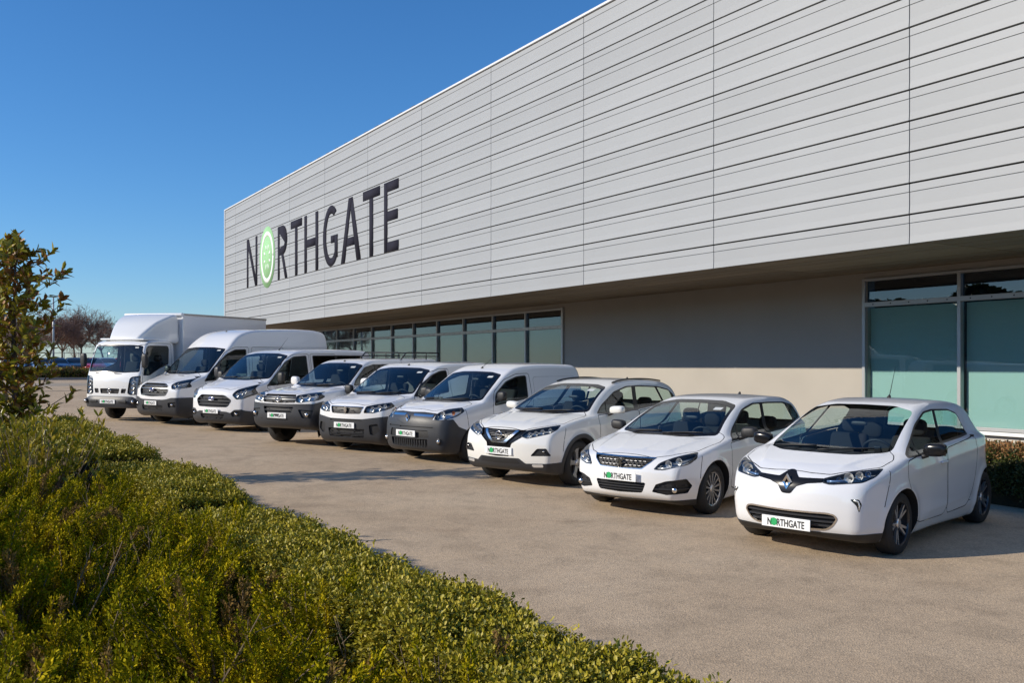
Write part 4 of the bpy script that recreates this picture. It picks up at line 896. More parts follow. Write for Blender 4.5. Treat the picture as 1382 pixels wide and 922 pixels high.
def build_qashqai():
    c = Car('qashqai', 'crossover_car', 'off-white crossover with black V grille and grey wheel arch cladding', 'car', paint('paint_pearl_white', (.78, .765, .715)))
    c.arches(.39); c.windscreen([(NEG, 1.515), (.35, 1.505), (.585, 1.465), (.745, 1.10), (.4, 1.07), (NEG, 1.075)], -1.6, .04)
    c.rear_glass([(NEG, 1.485), (.42, 1.47), (.53, 1.41), (.62, 1.14), (NEG, 1.12)], -2.8); c.glazing([(-.50, 1.065), (-.74, 1.20), (-1.23, 1.395), (-1.65, 1.475), (-2.02, 1.48), (-2.6, 1.455), (-2.95, 1.395), (-3.12, 1.28), (-2.9, 1.19), (-2.5, 1.15), (-1.3, 1.065)], [(-.98, 1.4, -.78, 1.05, .012), (-1.86, 1.46, -1.66, 1.08, .06), (-2.54, 1.46, -2.62, 1.12, .035)], .022, .05)
    gp = fillet([(NEG, .862), (.40, .865), (.53, .84), (.40, .76), (.24, .66), (.20, .47), (NEG, .455)], .02)
    hl = fillet([(.36, .775), (.42, .858), (.58, .895), (.80, .945), (.83, .88), (.78, .82), (.48, .74)], .03); hf = reg(FR, hl, 0)
    for sg, o, q in c.lamp(hf, .055, LAMPD):
        for y, z, r in ((.50, .795, .04), (.58, .815, .04), (.66, .84, .04), (.74, .87, .03)): x = c.xf(sg*y, z)-.035; c.optic(o, x, sg*y, z, r, LAMPB)
    f = reg(FR, gp, .3); q, g = c.recess(f, .025, GLOSSB)
    v = fillet([(NEG, .85), (.33, .855), (.28, .80), (.13, .66), (NEG, .655)], .02); fv = reg(FR, v, .3); vi = fillet([(NEG, .86), (.275, .86), (.23, .80), (.095, .685), (NEG, .68)], .02); fi = reg(FR, vi, .3)
    a, _ = q.split(lambda P, N: np.maximum(fv(P, N), -fi(P, N))); c.part('grille_chrome', a.offset(.006).solid(-.025), CHROME, g)
    a, _ = q.split(fi); m_, _ = a.split(lambda P, N: np.abs(((P[:, 2]*42) % 1)-.5)-.22); c.part('grille_mesh', m_.offset(-.01).solid(-.01), GREYP, g)
    c.badge('ring_bar', 0, .775, .058, lift=.004)
    lt = [(NEG, .45), (.36, .45), (.46, .375), (.75, .385), (.95, .40), (.95, .1), (NEG, .1)]
    q = c.clad(reg(FR, fillet(lt, .02), .28), 'bumper_skirt', GREYP, .008, False)
    q2, _ = q[0][0].split(reg(FR, fillet([(NEG, .44), (.33, .44), (.38, .37), (NEG, .36)], .02), .3)); c.part('lower_intake', q2.offset(.010).solid(-.01), BLACK)
    q2, _ = q[0][0].split(reg(FR, fillet([(.55, .37), (.72, .375), (.72, .335), (.57, .33)], .015), .3))
    for sg, a in c.sides(q2): c.part('fog_light', a.offset(.014).solid(-.02), LAMPB)
    for sg, o, q in c.lamp(reg(FR, fillet([(.54, .49), (.64, .605), (.77, .61), (.82, .50)], .02), .2), .03, BLACK, 'fog_surround', BLACK, -.02):
        x = c.xf(sg*.73, .55); B().sup((x-.01, sg*.73, .565), (.04, .03, .03), 1).ob('parking_sensor', CHROME, o, True)
    c.flare(.385, .45, GREYP)
    c.clad(lambda P, N: np.maximum(np.maximum(P[:, 2]-.40, P[:, 0]+.2), np.maximum(-2.5-P[:, 0], .5-np.abs(P[:, 1]))), 'sill_trim', GREYP, .008)
    c.panel(reg('top', fillet([(.80, NEG), (.78, .38), (.60, .60), (.33, .80), (-.2, .80), (-.32, .76), (-.5, .5), (-.5, NEG)], .06), .7), 'bonnet')
    c.panel(reg('side', fillet([(-.48, 1.05), (-.52, .7), (-.54, .405), (-1.63, .405), (-1.69, .45), (-1.69, 1.06), (-1.66, 1.09)], .04), .5), 'door')
    c.panel(reg('side', fillet([(-1.70, 1.08), (-1.705, .46), (-1.75, .405), (-2.15, .41), (-2.3, .6), (-2.5, .8), (-2.68, .9), (-2.75, 1.15)], .05), .5), 'door')
    c.plate(.545, x=.885); c.wheels('five', rimr=.238, w=.215); c.mirror(-.76, .92, 1.125, (.15, .25, .125)); c.handle([(-1.5, .94), (-2.5, .98)]); c.wipers(2, -.6, .0, 1.10, .03, .55); c.antenna(-2.7, .05)
    for sg in (1, -1): B().tube([(x, sg*.56, c.roof(x, .56)+.02) for x in np.linspace(-1.35, -2.9, 10)], .014, 6).ob('roof_rail', BLACK, c.root, True)
    c.interior((-.2, 1.09), -1.3, seat_z=.60, rear=-2.15, dash_z=1.04); c.seam([(.36, .90), (.40, .72), (.43, .55)]); c.done()
def build_kangoo():
    c = Car('kangoo', 'small_van', 'small white panel van with grey bumper and diamond badge beside the crossover', 'van', paint('paint_white', (.78, .78, .775)))
    c.arches(); c.windscreen([(NEG, 1.655), (.4, 1.645), (.68, 1.60), (.815, 1.13), (.4, 1.09), (NEG, 1.095)], -1.3, .04)
    c.glazing([(-.48, 1.02), (-.58, 1.26), (-.88, 1.47), (-1.2, 1.565), (-1.48, 1.585), (-1.46, 1.14), (-1.0, 1.08)], [(-.7, 1.5, -.7, 1.0, .012)], .025, .06, lim=.5)
    hl = fillet([(.57, .79), (.57, .93), (.66, .99), (.80, 1.02), (.88, .96), (.86, .84), (.72, .785)], .05)
    bt = [(NEG, .71), (.09, .71), (.3, .76), (.55, .80), (.84, .82), (1.0, .60), (1.0, .1), (NEG, .1)]
    for sg, o, q in c.lamp(reg(FR, hl, -.1), .06, LAMPB):
        for y, z, r, m in ((.67, .885, .065, LAMPB), (.80, .92, .035, AMBER), (.60, .85, .03, CHROME)): x = c.xf(sg*y, z)-.045; c.optic(o, x, sg*y, z, r, m)
    bp = lambda P, N: np.where(P[:, 0] > .35, reg(FR, np.array(bt), -.5)(P, N), np.maximum(P[:, 2]-(.60+(P[:, 0]-.18)*.75), -.02-P[:, 0]))
    fbt = fillet([(NEG, .705), (.10, .705), (.3, .765), (.55, .80), (.575, .91), (.3, .93), (NEG, .92)], .02); q = c.cut(reg(FR, fbt, .3)); g = c.part('grille_band', q.offset(.002).solid(-.02), GREYP)
    a, _ = q.split(reg(FR, fillet([(.10, .895), (.54, .885), (.53, .845), (.12, .855)], .01), .3)); c.part('grille_chrome', a.offset(.008).solid(-.02), CHROME, g)
    c.badge('diamond', 0, .815, .085, lift=.012)
    c.bumper(lambda P, N: np.maximum(P[:, 2]-np.interp(P[:, 0], [.0, .18, .41, .53, .75, 1], [.55, .585, .68, .815, .80, .80]), 0-P[:, 0]), GREYP, .012,
        [('lower_intake', [(NEG, .445), (.50, .45), (.47, .30), (NEG, .29)], .04, ()), ('bumper_groove', [(NEG, .672), (.60, .672), (.60, .652), (NEG, .652)], .02, ()), ('plate_recess', [(NEG, .605), (.50, .61), (.53, .475), (NEG, .47)], .018, ())])
    for i_ in range(-7, 8): B().box((c.xf(i_*.06, .37)-.012, i_*.06, .37), (.015, .012, .13)).ob('intake_bar', GREYP, c.root)
    for sg in (1, -1):
        x = c.xf(sg*.70, .42); B().sup((x+.0, sg*.70, .42), (.06, .12, .13), 1).ob('fog_surround', BLACK, c.root, True); B().sup((x+.022, sg*.71, .42), (.05, .07, .07), 1).ob('fog_light', CHROME, c.root, True)
    c.panel(reg('top', fillet([(.68, NEG), (.64, .45), (.50, .62), (.22, .81), (0, .80), (-.1, .6), (-.1, NEG)], .05), .8), 'bonnet')
    c.panel(reg('side', fillet([(-.45, 1.0), (-.46, .4), (-.55, .28), (-1.5, .28), (-1.57, .36), (-1.58, 1.1), (-1.56, 1.62), (-1.2, 1.61), (-.85, 1.51), (-.53, 1.28)], .06), .5), 'door')
    c.panel(reg('side', fillet([(-1.66, 1.55), (-1.67, 1.12), (-2.95, 1.12), (-2.95, 1.55)], .08), .5), 'side_panel', .002)
    c.plate(.54); c.wheels('steel'); c.mirror(-.58, .90, 1.20, (.13, .2, .18), BLACK); c.handle([(-1.44, .98)], BLACK); c.wipers(2, -.6, .0, 1.13, .03, .55); c.antenna(-1.05, .22, 1.6)
    c.interior((-.02, 1.13), -1.05, seat_z=.75, bulk=-1.75, dash_z=1.08); c.seam([(.24, .99), (.20, .80), (.18, .60)]); c.done()
def build_partner():
    c = Car('partner', 'panel_van', 'white panel van with lion badge, between the diamond-badged van and the pickup', 'van', paint('paint_white', (.78, .78, .775)))
    c.arches(); c.windscreen([(NEG, 1.69), (.4, 1.68), (.70, 1.635), (.82, 1.16), (.4, 1.12), (NEG, 1.125)], -1.4, .04)
    c.glazing([(-.22, 1.10), (-.55, 1.34), (-.95, 1.545), (-1.25, 1.62), (-1.5, 1.635), (-1.5, 1.16), (-1.0, 1.11)], [(-.72, 1.5, -.62, 1.0, .012)], .025, .06, lim=.5)
    hl = fillet([(.43, .80), (.46, .935), (.62, .975), (.82, 1.01), (.88, .95), (.86, .87), (.66, .805)], .03)
    for sg, o, q in c.lamp(reg(FR, hl, 0), .055, LAMPD):
        for y, z, r in ((.60, .88, .05), (.72, .91, .05), (.80, .94, .04)): x = c.xf(sg*y, z)-.04; c.optic(o, x, sg*y, z, r, LAMPB)
    f = reg(FR, fillet([(NEG, .93), (.43, .925), (.36, .785), (NEG, .77)], .03), .3); q, g = c.recess(f, .03); c.ring(q, f, .008, .003, CHROME, g); c.bars(q, (.80, .83, .86, .89), .010, -.008, -.012, GREYP, g); c.badge('lion', 0, .855, .065, lift=.0)
    c.bumper(lambda P, N: np.maximum(P[:, 2]-(.68+.06*np.clip((np.abs(P[:, 1])-.4)/.45, 0, 1)), .02-P[:, 0]), GREYP, .014,
        [('lower_intake', [(NEG, .475), (.47, .485), (.44, .31), (NEG, .30)], .04, (.34, .37, .40, .43, .46)), ('upper_slot', [(NEG, .665), (.42, .67), (.40, .64), (NEG, .635)], .02, ()), ('fog_surround', [(.56, .57), (.74, .60), (.78, .46), (.66, .37), (.58, .38)], .03, (.5,))])
    c.panel(reg('top', fillet([(.80, NEG), (.78, .44), (.62, .64), (.40, .82), (0, .82), (-.12, .6), (-.12, NEG)], .05), .85), 'bonnet')
    c.panel(reg('side', fillet([(-.2, 1.08), (-.42, .7), (-.45, .3), (-1.5, .28), (-1.58, .36), (-1.58, 1.1), (-1.56, 1.66), (-1.2, 1.66), (-.9, 1.58)], .06), .5), 'door')
    c.plate(.55); c.wheels('steel'); c.mirror(-.42, .91, 1.20, (.13, .2, .2), BLACK); c.handle([(-1.44, 1.0)], BLACK); c.wipers(2, -.6, .0, 1.16, .03, .55); c.antenna(-1.2, .05)
    c.interior((-.06, 1.15), -1.05, seat_z=.75, bulk=-1.75, dash_z=1.10); c.done()
def build_hilux():
    c = Car('hilux', 'pickup_truck', 'white pickup with dark grey bumper and black roof rack rails on its canopy', 'pickup', paint('paint_warm_white', (.77, .76, .745)))
    c.arches(); c.windscreen([(NEG, 1.765), (.4, 1.755), (.64, 1.715), (.76, 1.275), (.4, 1.235), (NEG, 1.24)], -1.5, .04)
    c.glazing([(-.50, 1.26), (-.63, 1.385), (-1.06, 1.665), (-1.4, 1.73), (-1.95, 1.735), (-2.2, 1.70), (-2.3, 1.30), (-1.55, 1.265)], [(-.8, 1.5, -.76, 1.0, .012), (-1.5, 1.69, -1.45, 1.2, .06)], .025, .05, lim=.5)
    c.glazing([(-2.75, 1.72), (-3.9, 1.72), (-4.0, 1.34), (-2.75, 1.32)], [], .03, .05, [DGLASS], lim=.5)
    hl = fillet([(.44, 1.09), (.78, 1.165), (.87, 1.08), (.86, .985), (.53, .935), (.45, .95)], .03)
    for sg, o, q in c.lamp(reg(FR, hl, 0), .055, LAMPB):
        for y, z, r in ((.55, 1.02, .06), (.70, 1.05, .055), (.80, 1.09, .03)): x = c.xf(sg*y, z)-.04; c.optic(o, x, sg*y, z, r, LAMPB)
    f = reg(FR, fillet([(NEG, 1.11), (.41, 1.105), (.46, 1.03), (.44, .935), (NEG, .915)], .03), .3); q, g = c.recess(f, .04); c.bars(q, (.955, 1.005, 1.055), .018, -.006, -.02, SATIN, g); c.badge('ellipses', 0, 1.01, .075, lift=-.002)
    c.bumper(lambda P, N: np.maximum(P[:, 2]-np.interp(P[:, 0], [.2, .38, .56, .8, 1], [.80, .88, .965, .92, .905]), .2-P[:, 0]), GREYP, .016,
        [('lower_intake', [(NEG, .845), (.42, .85), (.36, .70), (NEG, .69)], .05, (.735, .775, .815)), ('fog_surround', [(.52, .80), (.84, .78), (.80, .60), (.62, .62)], .03, ()), ('bumper_groove', [(NEG, .58), (.70, .60), (.70, .585), (NEG, .565)], .02, ())])
    for sg in (1, -1): x = c.xf(sg*.72, .69); B().sup((x+.02, sg*.72, .69), (.07, .09, .09), 1).ob('fog_light', CHROME, c.root, True)
    c.flare(.44, .51, BLACK, d=.02)
    c.panel(reg('top', fillet([(.84, NEG), (.82, .43), (.60, .66), (.3, .77), (-.3, .76), (-.4, .6), (-.4, NEG)], .05), 1.0), 'bonnet')
    c.panel(reg('side', fillet([(-.48, 1.24), (-.55, .55), (-1.42, .52), (-1.47, .6), (-1.47, 1.27)], .04), .5), 'door'); c.panel(reg('side', fillet([(-1.48, 1.27), (-1.48, .6), (-1.55, .52), (-2.1, .55), (-2.3, .8), (-2.32, 1.28)], .04), .5), 'door')
    c.seams.append(c.cut(lambda P, N: np.maximum(np.abs(P[:, 0]+2.51)-.007, .6-P[:, 2])).offset(-.01))
    c.plate(.66, x=1.0); c.wheels('steel', w=.26); c.mirror(-.68, .90, 1.33, (.14, .22, .2)); c.handle([(-1.35, 1.12), (-2.2, 1.12)]); c.wipers(2, -.55, .0, 1.275, .03, .5); c.antenna(-1.2, .05)
    for sg in (1, -1):
        o = B().tube([(-2.55, sg*.62, c.roof(-2.5, .6)), (-2.75, sg*.62, 2.0), (-4.15, sg*.62, 2.0), (-4.2, sg*.62, c.roof(-4.1, .6)-.02)], .018, 8).ob('rack_rail', BLACK, c.root, True)
        for x in (-3.1, -3.6): B().tube([(x, sg*.62, c.roof(x, .6)-.01), (x, sg*.62, 2.0)], .014, 6).ob('rail_post', BLACK, o, True)
        B().tube([(-2.6, sg*.62, 1.915), (-4.15, sg*.62, 1.915)], .012, 6).ob('rail_bar', BLACK, o, True)
    for x in (-2.8, -3.45, -4.1): B().tube([(x, -.62, 1.995), (x, .62, 1.995)], .014, 6).ob('rack_crossbar', BLACK, c.root, True)
    c.interior((-.2, 1.25), -1.15, seat_z=.9, rear=-1.9, dash_z=1.20, bulk=-2.45); c.done()
def ford_van(key, name, label, W, G, HL, BT, IN, FG, PL, bz, seat, cowl, bulk, extra, mir, wz, door, hood):
    c = Car(key, name, label, 'van', paint('paint_white', (.78, .78, .775)))
    c.arches(); c.windscreen(*W, .04); c.glazing(*G[0], **G[1])
    if extra: c.glazing(*extra[0], **extra[1])
    for sg, o, q in c.lamp(reg(FR, fillet(HL[0], .03), -.1), .06, LAMPD):
        for y, z, r in HL[1]: x = c.xf(sg*y, z)-.045; c.optic(o, x, sg*y, z, r, LAMPB)
    gp, bars = bz[0], bz[1]; f = reg(FR, fillet(gp, .06), .3); q, g = c.recess(f, .05); c.ring(q, f, .016, .004, SATIN if key == 'transit' else GREYP, g); c.bars(q, bars, .022, -.006, -.025, SATIN if key == 'transit' else GREYP, g); c.badge('oval', 0, bz[2], .105, lift=.0)
    zz = [p[1] for p in IN]
    r = c.bumper(lambda P, N: np.maximum(P[:, 2]-np.interp(np.abs(P[:, 1]), BT[0], BT[1]), BT[2]-P[:, 0]), GREYP, .016, [('lower_intake', IN, .04, np.linspace(min(zz)+.03, max(zz)-.03, 3)), ('fog_surround', FG, .03, ())])
    for sg, g, b in r.get('fog_surround', []): cc = b.P.mean(0); B().sup((cc[0]-.01, cc[1], cc[2]), (.06, .08, .06), 1).ob('fog_light', CHROME, g, True)
    c.panel(reg('top', fillet(hood, .05), .95), 'bonnet')
    for d in door: c.panel(reg('side', fillet(d, .06), .6), 'door')
    c.plate(PL, x=c.xf(0, PL)+.01); c.wheels('steel', w=.215); c.mirror(*mir); c.wipers(2, -.65, .0, wz, .03, .6)
    c.interior(cowl, seat, seat_z=cowl[1]-.4, bulk=bulk, dash_z=cowl[1]-.06, wheel=True); return c
def build_custom():
    c = ford_van('custom', 'passenger_van', 'white van with blue oval badge and dark glazed sides, next to the pickup',
        ([(NEG, 1.97), (.4, 1.96), (.77, 1.905), (.89, 1.32), (.4, 1.275), (NEG, 1.28)], -1.3),
        (([(.10, 1.13), (-.25, 1.39), (-.68, 1.74), (-1.0, 1.88), (-1.5, 1.91), (-1.5, 1.24), (-.6, 1.17)], [(-.62, 1.7, -.45, 1.1, .012)]), dict(inset=.025, r=.06, lim=.5)),
        ([(.60, .93), (.67, 1.06), (.78, 1.13), (.90, 1.20), (.955, .95), (.88, .835), (.72, .82)], [(.72, .93, .055), (.80, .97, .05), (.86, 1.02, .04)]),
        ([0, .45, .58, .68, .85, .93, 1.05], [.535, .52, .49, .57, .58, .52, .515], -.02), [(NEG, .455), (.42, .455), (.36, .33), (NEG, .32)], [(.60, .52), (.80, .54), (.88, .49), (.80, .40), (.62, .40)],
        .525, [[(NEG, .94), (.40, .93), (.61, .80), (.50, .63), (NEG, .62)], (.69, .77, .85), .83], -.65, (.17, 1.30), None,
        (([(-1.72, 1.91), (-2.7, 1.915), (-3.8, 1.91), (-3.95, 1.30), (-1.72, 1.26)], [(-2.68, 1.92, -2.68, 1.2, .05)]), dict(inset=.025, r=.06, mats=[DGLASS, DGLASS], lim=.5)),
        (-.32, .97, 1.33, (.14, .2, .3), BLACK), 1.33, [[(.08, 1.1), (-.42, .8), (-.45, .32), (-1.52, .3), (-1.6, .38), (-1.6, 1.2), (-1.58, 1.95), (-1.0, 1.93), (-.70, 1.80)], [(-1.64, 1.95), (-1.64, .32), (-2.4, .3), (-2.62, .6), (-2.66, 1.95)]],
        [(.86, NEG), (.84, .5), (.66, .68), (.22, .90), (.1, .88), (.0, .6), (.0, NEG)])
    c.antenna(-1.35, .32, 1.0); c.done()
def build_transit():
    c = ford_van('transit', 'high_roof_van', 'tall white high-roof van with blue oval badge beside the box truck',
        ([(NEG, 2.12), (.4, 2.115), (.85, 2.075), (.945, 1.42), (.4, 1.365), (NEG, 1.37)], -1.2),
        (([(.10, 1.18), (-.24, 1.54), (-.70, 1.93), (-1.0, 2.055), (-1.4, 2.07), (-1.4, 1.30), (-.6, 1.22)], [(-.55, 1.8, -.42, 1.1, .012)]), dict(inset=.025, r=.06, lim=.5)),
        ([(.64, 1.09), (.66, 1.17), (.78, 1.23), (.92, 1.29), (.975, 1.03), (.85, .965), (.70, .985)], [(.72, 1.07, .05), (.80, 1.09, .05), (.88, 1.08, .04)]),
        ([0, .45, .6, .72, 1.1], [.70, .70, .72, .755, .76], -.05), [(NEG, .55), (.46, .55), (.42, .40), (NEG, .39)], [(.62, .62), (.86, .64), (.86, .50), (.64, .49)],
        .605, [[(NEG, 1.145), (.42, 1.135), (.58, 1.06), (.62, .95), (.54, .80), (NEG, .765)], (.83, .91, 1.0, 1.075), .965], -.6, (.17, 1.385), -1.75, None,
        (-.28, 1.0, 1.42, (.14, .2, .32), GREYP), 1.42, [[(.08, 1.15), (-.44, .85), (-.48, .36), (-1.42, .34), (-1.5, .42), (-1.5, 1.2), (-1.48, 2.13), (-1.0, 2.12), (-.70, 2.0)], [(-1.6, 2.13), (-1.6, .4), (-2.75, .4), (-2.78, 2.13)]],
        [(.84, NEG), (.82, .5), (.62, .66), (.22, .93), (.1, .9), (.0, .6), (.0, NEG)])
    for y in (-.42, .18): B().box((.30, y+.12, 0), (.05, .2, .01), .004).ob('bonnet_vent', BLACK, c.root, loc=(0, 0, c.roof(.30, y+.12)+.002))
    c.panel(reg('side', fillet([(-2.95, 1.95), (-2.95, 1.1), (-4.3, 1.1), (-4.3, 1.95)], .1), .6), 'side_panel', .002); c.antenna(-1.45, .05); c.done()
def build_truck():
    c = Car('truck', 'box_truck', 'white cab-over box truck with roof wind deflector at the far end', 'truck', paint('paint_truck_white', (.78, .785, .77)))
    S = c.S
    c.cut(lambda P, N: np.maximum(np.hypot(P[:, 0], P[:, 2]-.36)-.44, .55-np.abs(P[:, 1])))
    c.windscreen([(NEG, 2.17), (.5, 2.165), (.82, 2.135), (.885, 1.40), (.4, 1.375), (NEG, 1.375)], .5, .03)
    c.glazing([(.86, 1.30), (.80, 1.55), (.67, 2.10), (.56, 2.15), (-.22, 2.15), (-.27, 2.07), (-.22, 1.62), (.2, 1.48), (.6, 1.30)], [], .03, .05, lim=.6)
    for sg, o, q in c.lamp(reg(FR, fillet([(.59, .80), (.64, 1.22), (.70, 1.27), (.92, 1.30), (.92, .77), (.68, .75)], .03), .7), .05, LAMPD):
        for z, r in ((.86, .06), (.98, .06), (1.10, .05), (1.2, .035)): x = c.xf(sg*.74, z)-.035; c.optic(o, x, sg*.75, z, r, LAMPB)
    for nm, po in (('grille', [(NEG, .935), (.34, .93), (.31, .785), (NEG, .785)]), ('side_vent', [(.40, .93), (.56, .93), (.52, .80), (.38, .80)])):
        f = reg(FR, fillet(po, .02), .7); q, g = c.recess(f, .03); c.bars(q, (.82, .86, .90), .012, -.004, -.015, GREYP, g)
    c.badge('ring_bar', 0, .86, .06, lift=.0)
    q = c.cut(reg(FR, fillet([(NEG, .985), (.60, .985), (.60, .975), (NEG, .975)], .001), .7)); c.part('panel_gap', q.offset(-.006), SEAM)
    c.panel(reg('side', fillet([(.88, 1.28), (.86, 1.0), (.62, .85), (.5, .72), (-.30, .72), (-.36, .8), (-.36, 2.21), (.55, 2.23), (.73, 2.15)], .05), .6), 'door')
    # bumper
    b = B(); ys = np.linspace(-1, 1, 25); prof = [(0, .40), (.05, .38), (.14, .40), (.17, .50), (.165, .64), (.12, .71), (0, .72)]
    for i in range(24):
        f = lambda y: (lambda a, z: (1.02+a-.22*abs(y)**4-(.0 if abs(y) < .98 else .1), y*.98, z))
        b.prism(prof, f(ys[i]), f(ys[i+1]))
    bo = b.ob('bumper', GREYP, c.root, False); auto(fixn(bo), 40)
    for sg in (1, -1):
        B().box((1.185, sg*.50, .57), (.03, .26, .07), .01).ob('bumper_slot', BLACK, bo); B().sup((1.12, sg*.82, .57), (.1, .14, .14), 1).ob('fog_surround', BLACK, bo, True); B().sup((1.145, sg*.82, .57), (.08, .09, .09), 1).ob('fog_light', CHROME, bo, True)
        B().sup((.95, sg*1.07, 1.72), (.12, .18, .40), .55).ob('door_mirror', BLACK, c.root, True); B().tube([(.9, sg*.93, 1.78), (.95, sg*1.05, 1.74)], .015).ob('mirror_arm', BLACK, c.root); B().tube([(.9, sg*.93, 1.55), (.95, sg*1.05, 1.58)], .015).ob('mirror_arm', BLACK, c.root)
        B().box((.05, sg*.80, .62), (.9, .25, .05), .02).ob('cab_step', BLACK, c.root)
    c.plate(.565, x=1.19)
    for i, y in enumerate((-.55, .12)): B().tube([(c.xf(y, 1.36)+.02, y, 1.36), (c.xf(y+.25, 1.44)+.02, y+.3, 1.33)], .012, 6).ob('wiper', BLACK, c.root)
    # wind deflector
    SP['deflector'] = dict(profile=[(.60, 2.29), (.57, 2.38), (.42, 2.56), (.10, 2.84), (-.28, 3.03), (-.52, 3.09), (-.60, 3.05), (-.62, 2.6), (-.62, 2.28), (0, 2.27)], plan=[(.65, .46), (.2, .70), (-.3, .90), (-.62, .96)], bow=[(.7, .06), (-.5, .03)], crown=[(.7, .05), (-.5, .03)], belt=[(1, 2.3), (-1, 2.3)], low=[(2, 0), (3.2, .0)], up=[(0, 0), (.8, .03)], k=[(.7, .07), (-.6, .07)])
    H = Hull(SP['deflector']); m = H.mesh(.035); d = ob('wind_deflector', m.P, m.F, c.paint, c.root, N=m.N)
    B().box((.08, 0, 2.325), (1.12, 1.54, .05), .02).ob('roof_lip', c.paint, c.root, True)
    # box body, chassis, rear wheels
    b0, b1 = -.72, -5.0; bx = B().box(((b0+b1)/2, 0, 2.03), (b0-b1, 2.12, 2.16), .03).ob('cargo_box', mat('box_panel', (.72, .725, .74), .35, coat=.4), c.root); auto(bx)
    for z in (.975, 3.085):
        for sg in (1, -1): B().box(((b0+b1)/2, sg*1.06, z), (b0-b1+.01, .03, .06), .008).ob('box_edging', ALLOY, bx)
    for sg in (1, -1): B().box((b0, sg*1.04, 2.03), (.06, .06, 2.16), .01).ob('corner_post', c.paint, bx); B().box(((-.6+b1)/2, sg*.4, .80), (b1*-1-.2, .08, .2)).ob('chassis_rail', BLACK, c.root); B().box((-1.9, sg*.85, .62), (1.3, .04, .28), .01).ob('side_guard', ALLOY, c.root)
    B().box((b0+.005, 0, 3.08), (.14, 2.12, .1), .04).ob('box_front_cap', c.paint, bx, True)
    B().box((.2, 0, .55), (1.3, .9, .35), .05).ob('engine_underside', WELL, c.root)
    c.wheels('steel', y=.93, w=.22, dy=.04); c.interior((.80, 1.40), .05, seat_z=1.1, dash_z=1.33, bulk=-.42, w=.8); c.done()
for f_ in (build_zoe, build_308, build_qashqai, build_kangoo, build_partner, build_hilux, build_custom, build_transit, build_truck): f_()

# ============ plants ============
def leafmat(name, c0, c1, c2, trans=.25, rough=.45):
    m, t, b = nodes(name); g = t.nodes.new('ShaderNodeNewGeometry'); r = t.nodes.new('ShaderNodeValToRGB'); oi = t.nodes.new('ShaderNodeObjectInfo')
    ad = t.nodes.new('ShaderNodeMath'); ad.operation = 'MULTIPLY_ADD'; t.links.new(g.outputs['Random Per Island'], ad.inputs[0]); ad.inputs[1].default_value = .55
    mu = t.nodes.new('ShaderNodeMath'); mu.operation = 'MULTIPLY'; t.links.new(oi.outputs['Random'], mu.inputs[0]); mu.inputs[1].default_value = .45; t.links.new(mu.outputs[0], ad.inputs[2]); t.links.new(ad.outputs[0], r.inputs[0])
    e = r.color_ramp.elements; e[0].position = .12; e[0].color = (*c0, 1); e[1].position = .92; e[1].color = (*c2, 1); k = e.new(.5); k.color = (*c1, 1)
    t.links.new(r.outputs[0], b.inputs['Base Color']); b.inputs['Roughness'].default_value = rough; b.inputs['Specular IOR Level'].default_value = .3 if rough < .6 else .08
    tl = t.nodes.new('ShaderNodeBsdfTranslucent'); t.links.new(r.outputs[0], tl.inputs[0]); mx = t.nodes.new('ShaderNodeMixShader'); mx.inputs[0].default_value = trans
    t.links.new(b.outputs[0], mx.inputs[1]); t.links.new(tl.outputs[0], mx.inputs[2]); t.links.new(mx.outputs[0], t.nodes['Material Output'].inputs[0]); MATS[name] = m; return m
JUN = leafmat('juniper_leaf', (.065, .08, .0012), (.26, .235, .003), (.54, .40, .009), .10, .8); JTIP = leafmat('juniper_brown', (.12, .08, .03), (.20, .12, .035), (.28, .2, .06), .15, .7)
BOX = leafmat('boxwood_leaf', (.12, .12, .006), (.33, .285, .016), (.55, .44, .07), .12, .45); BOXD = leafmat('dark_hedge_leaf', (.035, .05, .012), (.06, .075, .018), (.10, .10, .03), .15, .4); DRY = leafmat('dry_leaf', (.20, .09, .035), (.34, .17, .07), (.42, .26, .13), .2, .7)
MAG = leafmat('magnolia_leaf', (.08, .095, .008), (.26, .24, .018), (.46, .35, .04), .2, .3); MAGB = leafmat('magnolia_brown', (.15, .06, .02), (.28, .12, .03), (.38, .2, .06), .12, .45)
BARK = mat('bark', (.13, .10, .075), .9, noise=.3, nscale=20, bump=.6, bscale=60); TWIG = mat('twig', (.22, .13, .095), .9, noise=.2, nscale=3); STEM = mat('stem', (.22, .16, .10), .9)
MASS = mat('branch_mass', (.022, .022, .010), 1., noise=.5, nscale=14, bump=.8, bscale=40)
def leaf_quads(L, P, Dv, Nv, ln, wd, fold=.25):
    """one pointed leaf of 6 triangles; P base, Dv along, Nv normal"""
    S = Dv.cross(Nv).normalized(); N2 = S.cross(Dv).normalized(); i = len(L[0])
    pts = [P, P+Dv*ln*.3+S*wd*.42+N2*fold*wd*.5, P+Dv*ln*.68+S*wd*.48+N2*fold*wd*.3, P+Dv*ln, P+Dv*ln*.68-S*wd*.48+N2*fold*wd*.3, P+Dv*ln*.3-S*wd*.42+N2*fold*wd*.5, P+Dv*ln*.5]
    L[0] += [tuple(p) for p in pts]; L[1] += [(i, i+1, i+6), (i+1, i+2, i+6), (i+2, i+3, i+6), (i+3, i+4, i+6), (i+4, i+5, i+6), (i+5, i, i+6)]
def rv(): 
    v = Vector((random.gauss(0, 1), random.gauss(0, 1), random.gauss(0, 1))); return v.normalized()
def kite(L, P, Dv, S, ln, wd):
    i = len(L[0]); L[0] += [tuple(P), tuple(P+Dv*ln*.45+S*wd/2), tuple(P+Dv*ln), tuple(P+Dv*ln*.45-S*wd/2)]; L[1] += [(i, i+1, i+2), (i, i+2, i+3)]
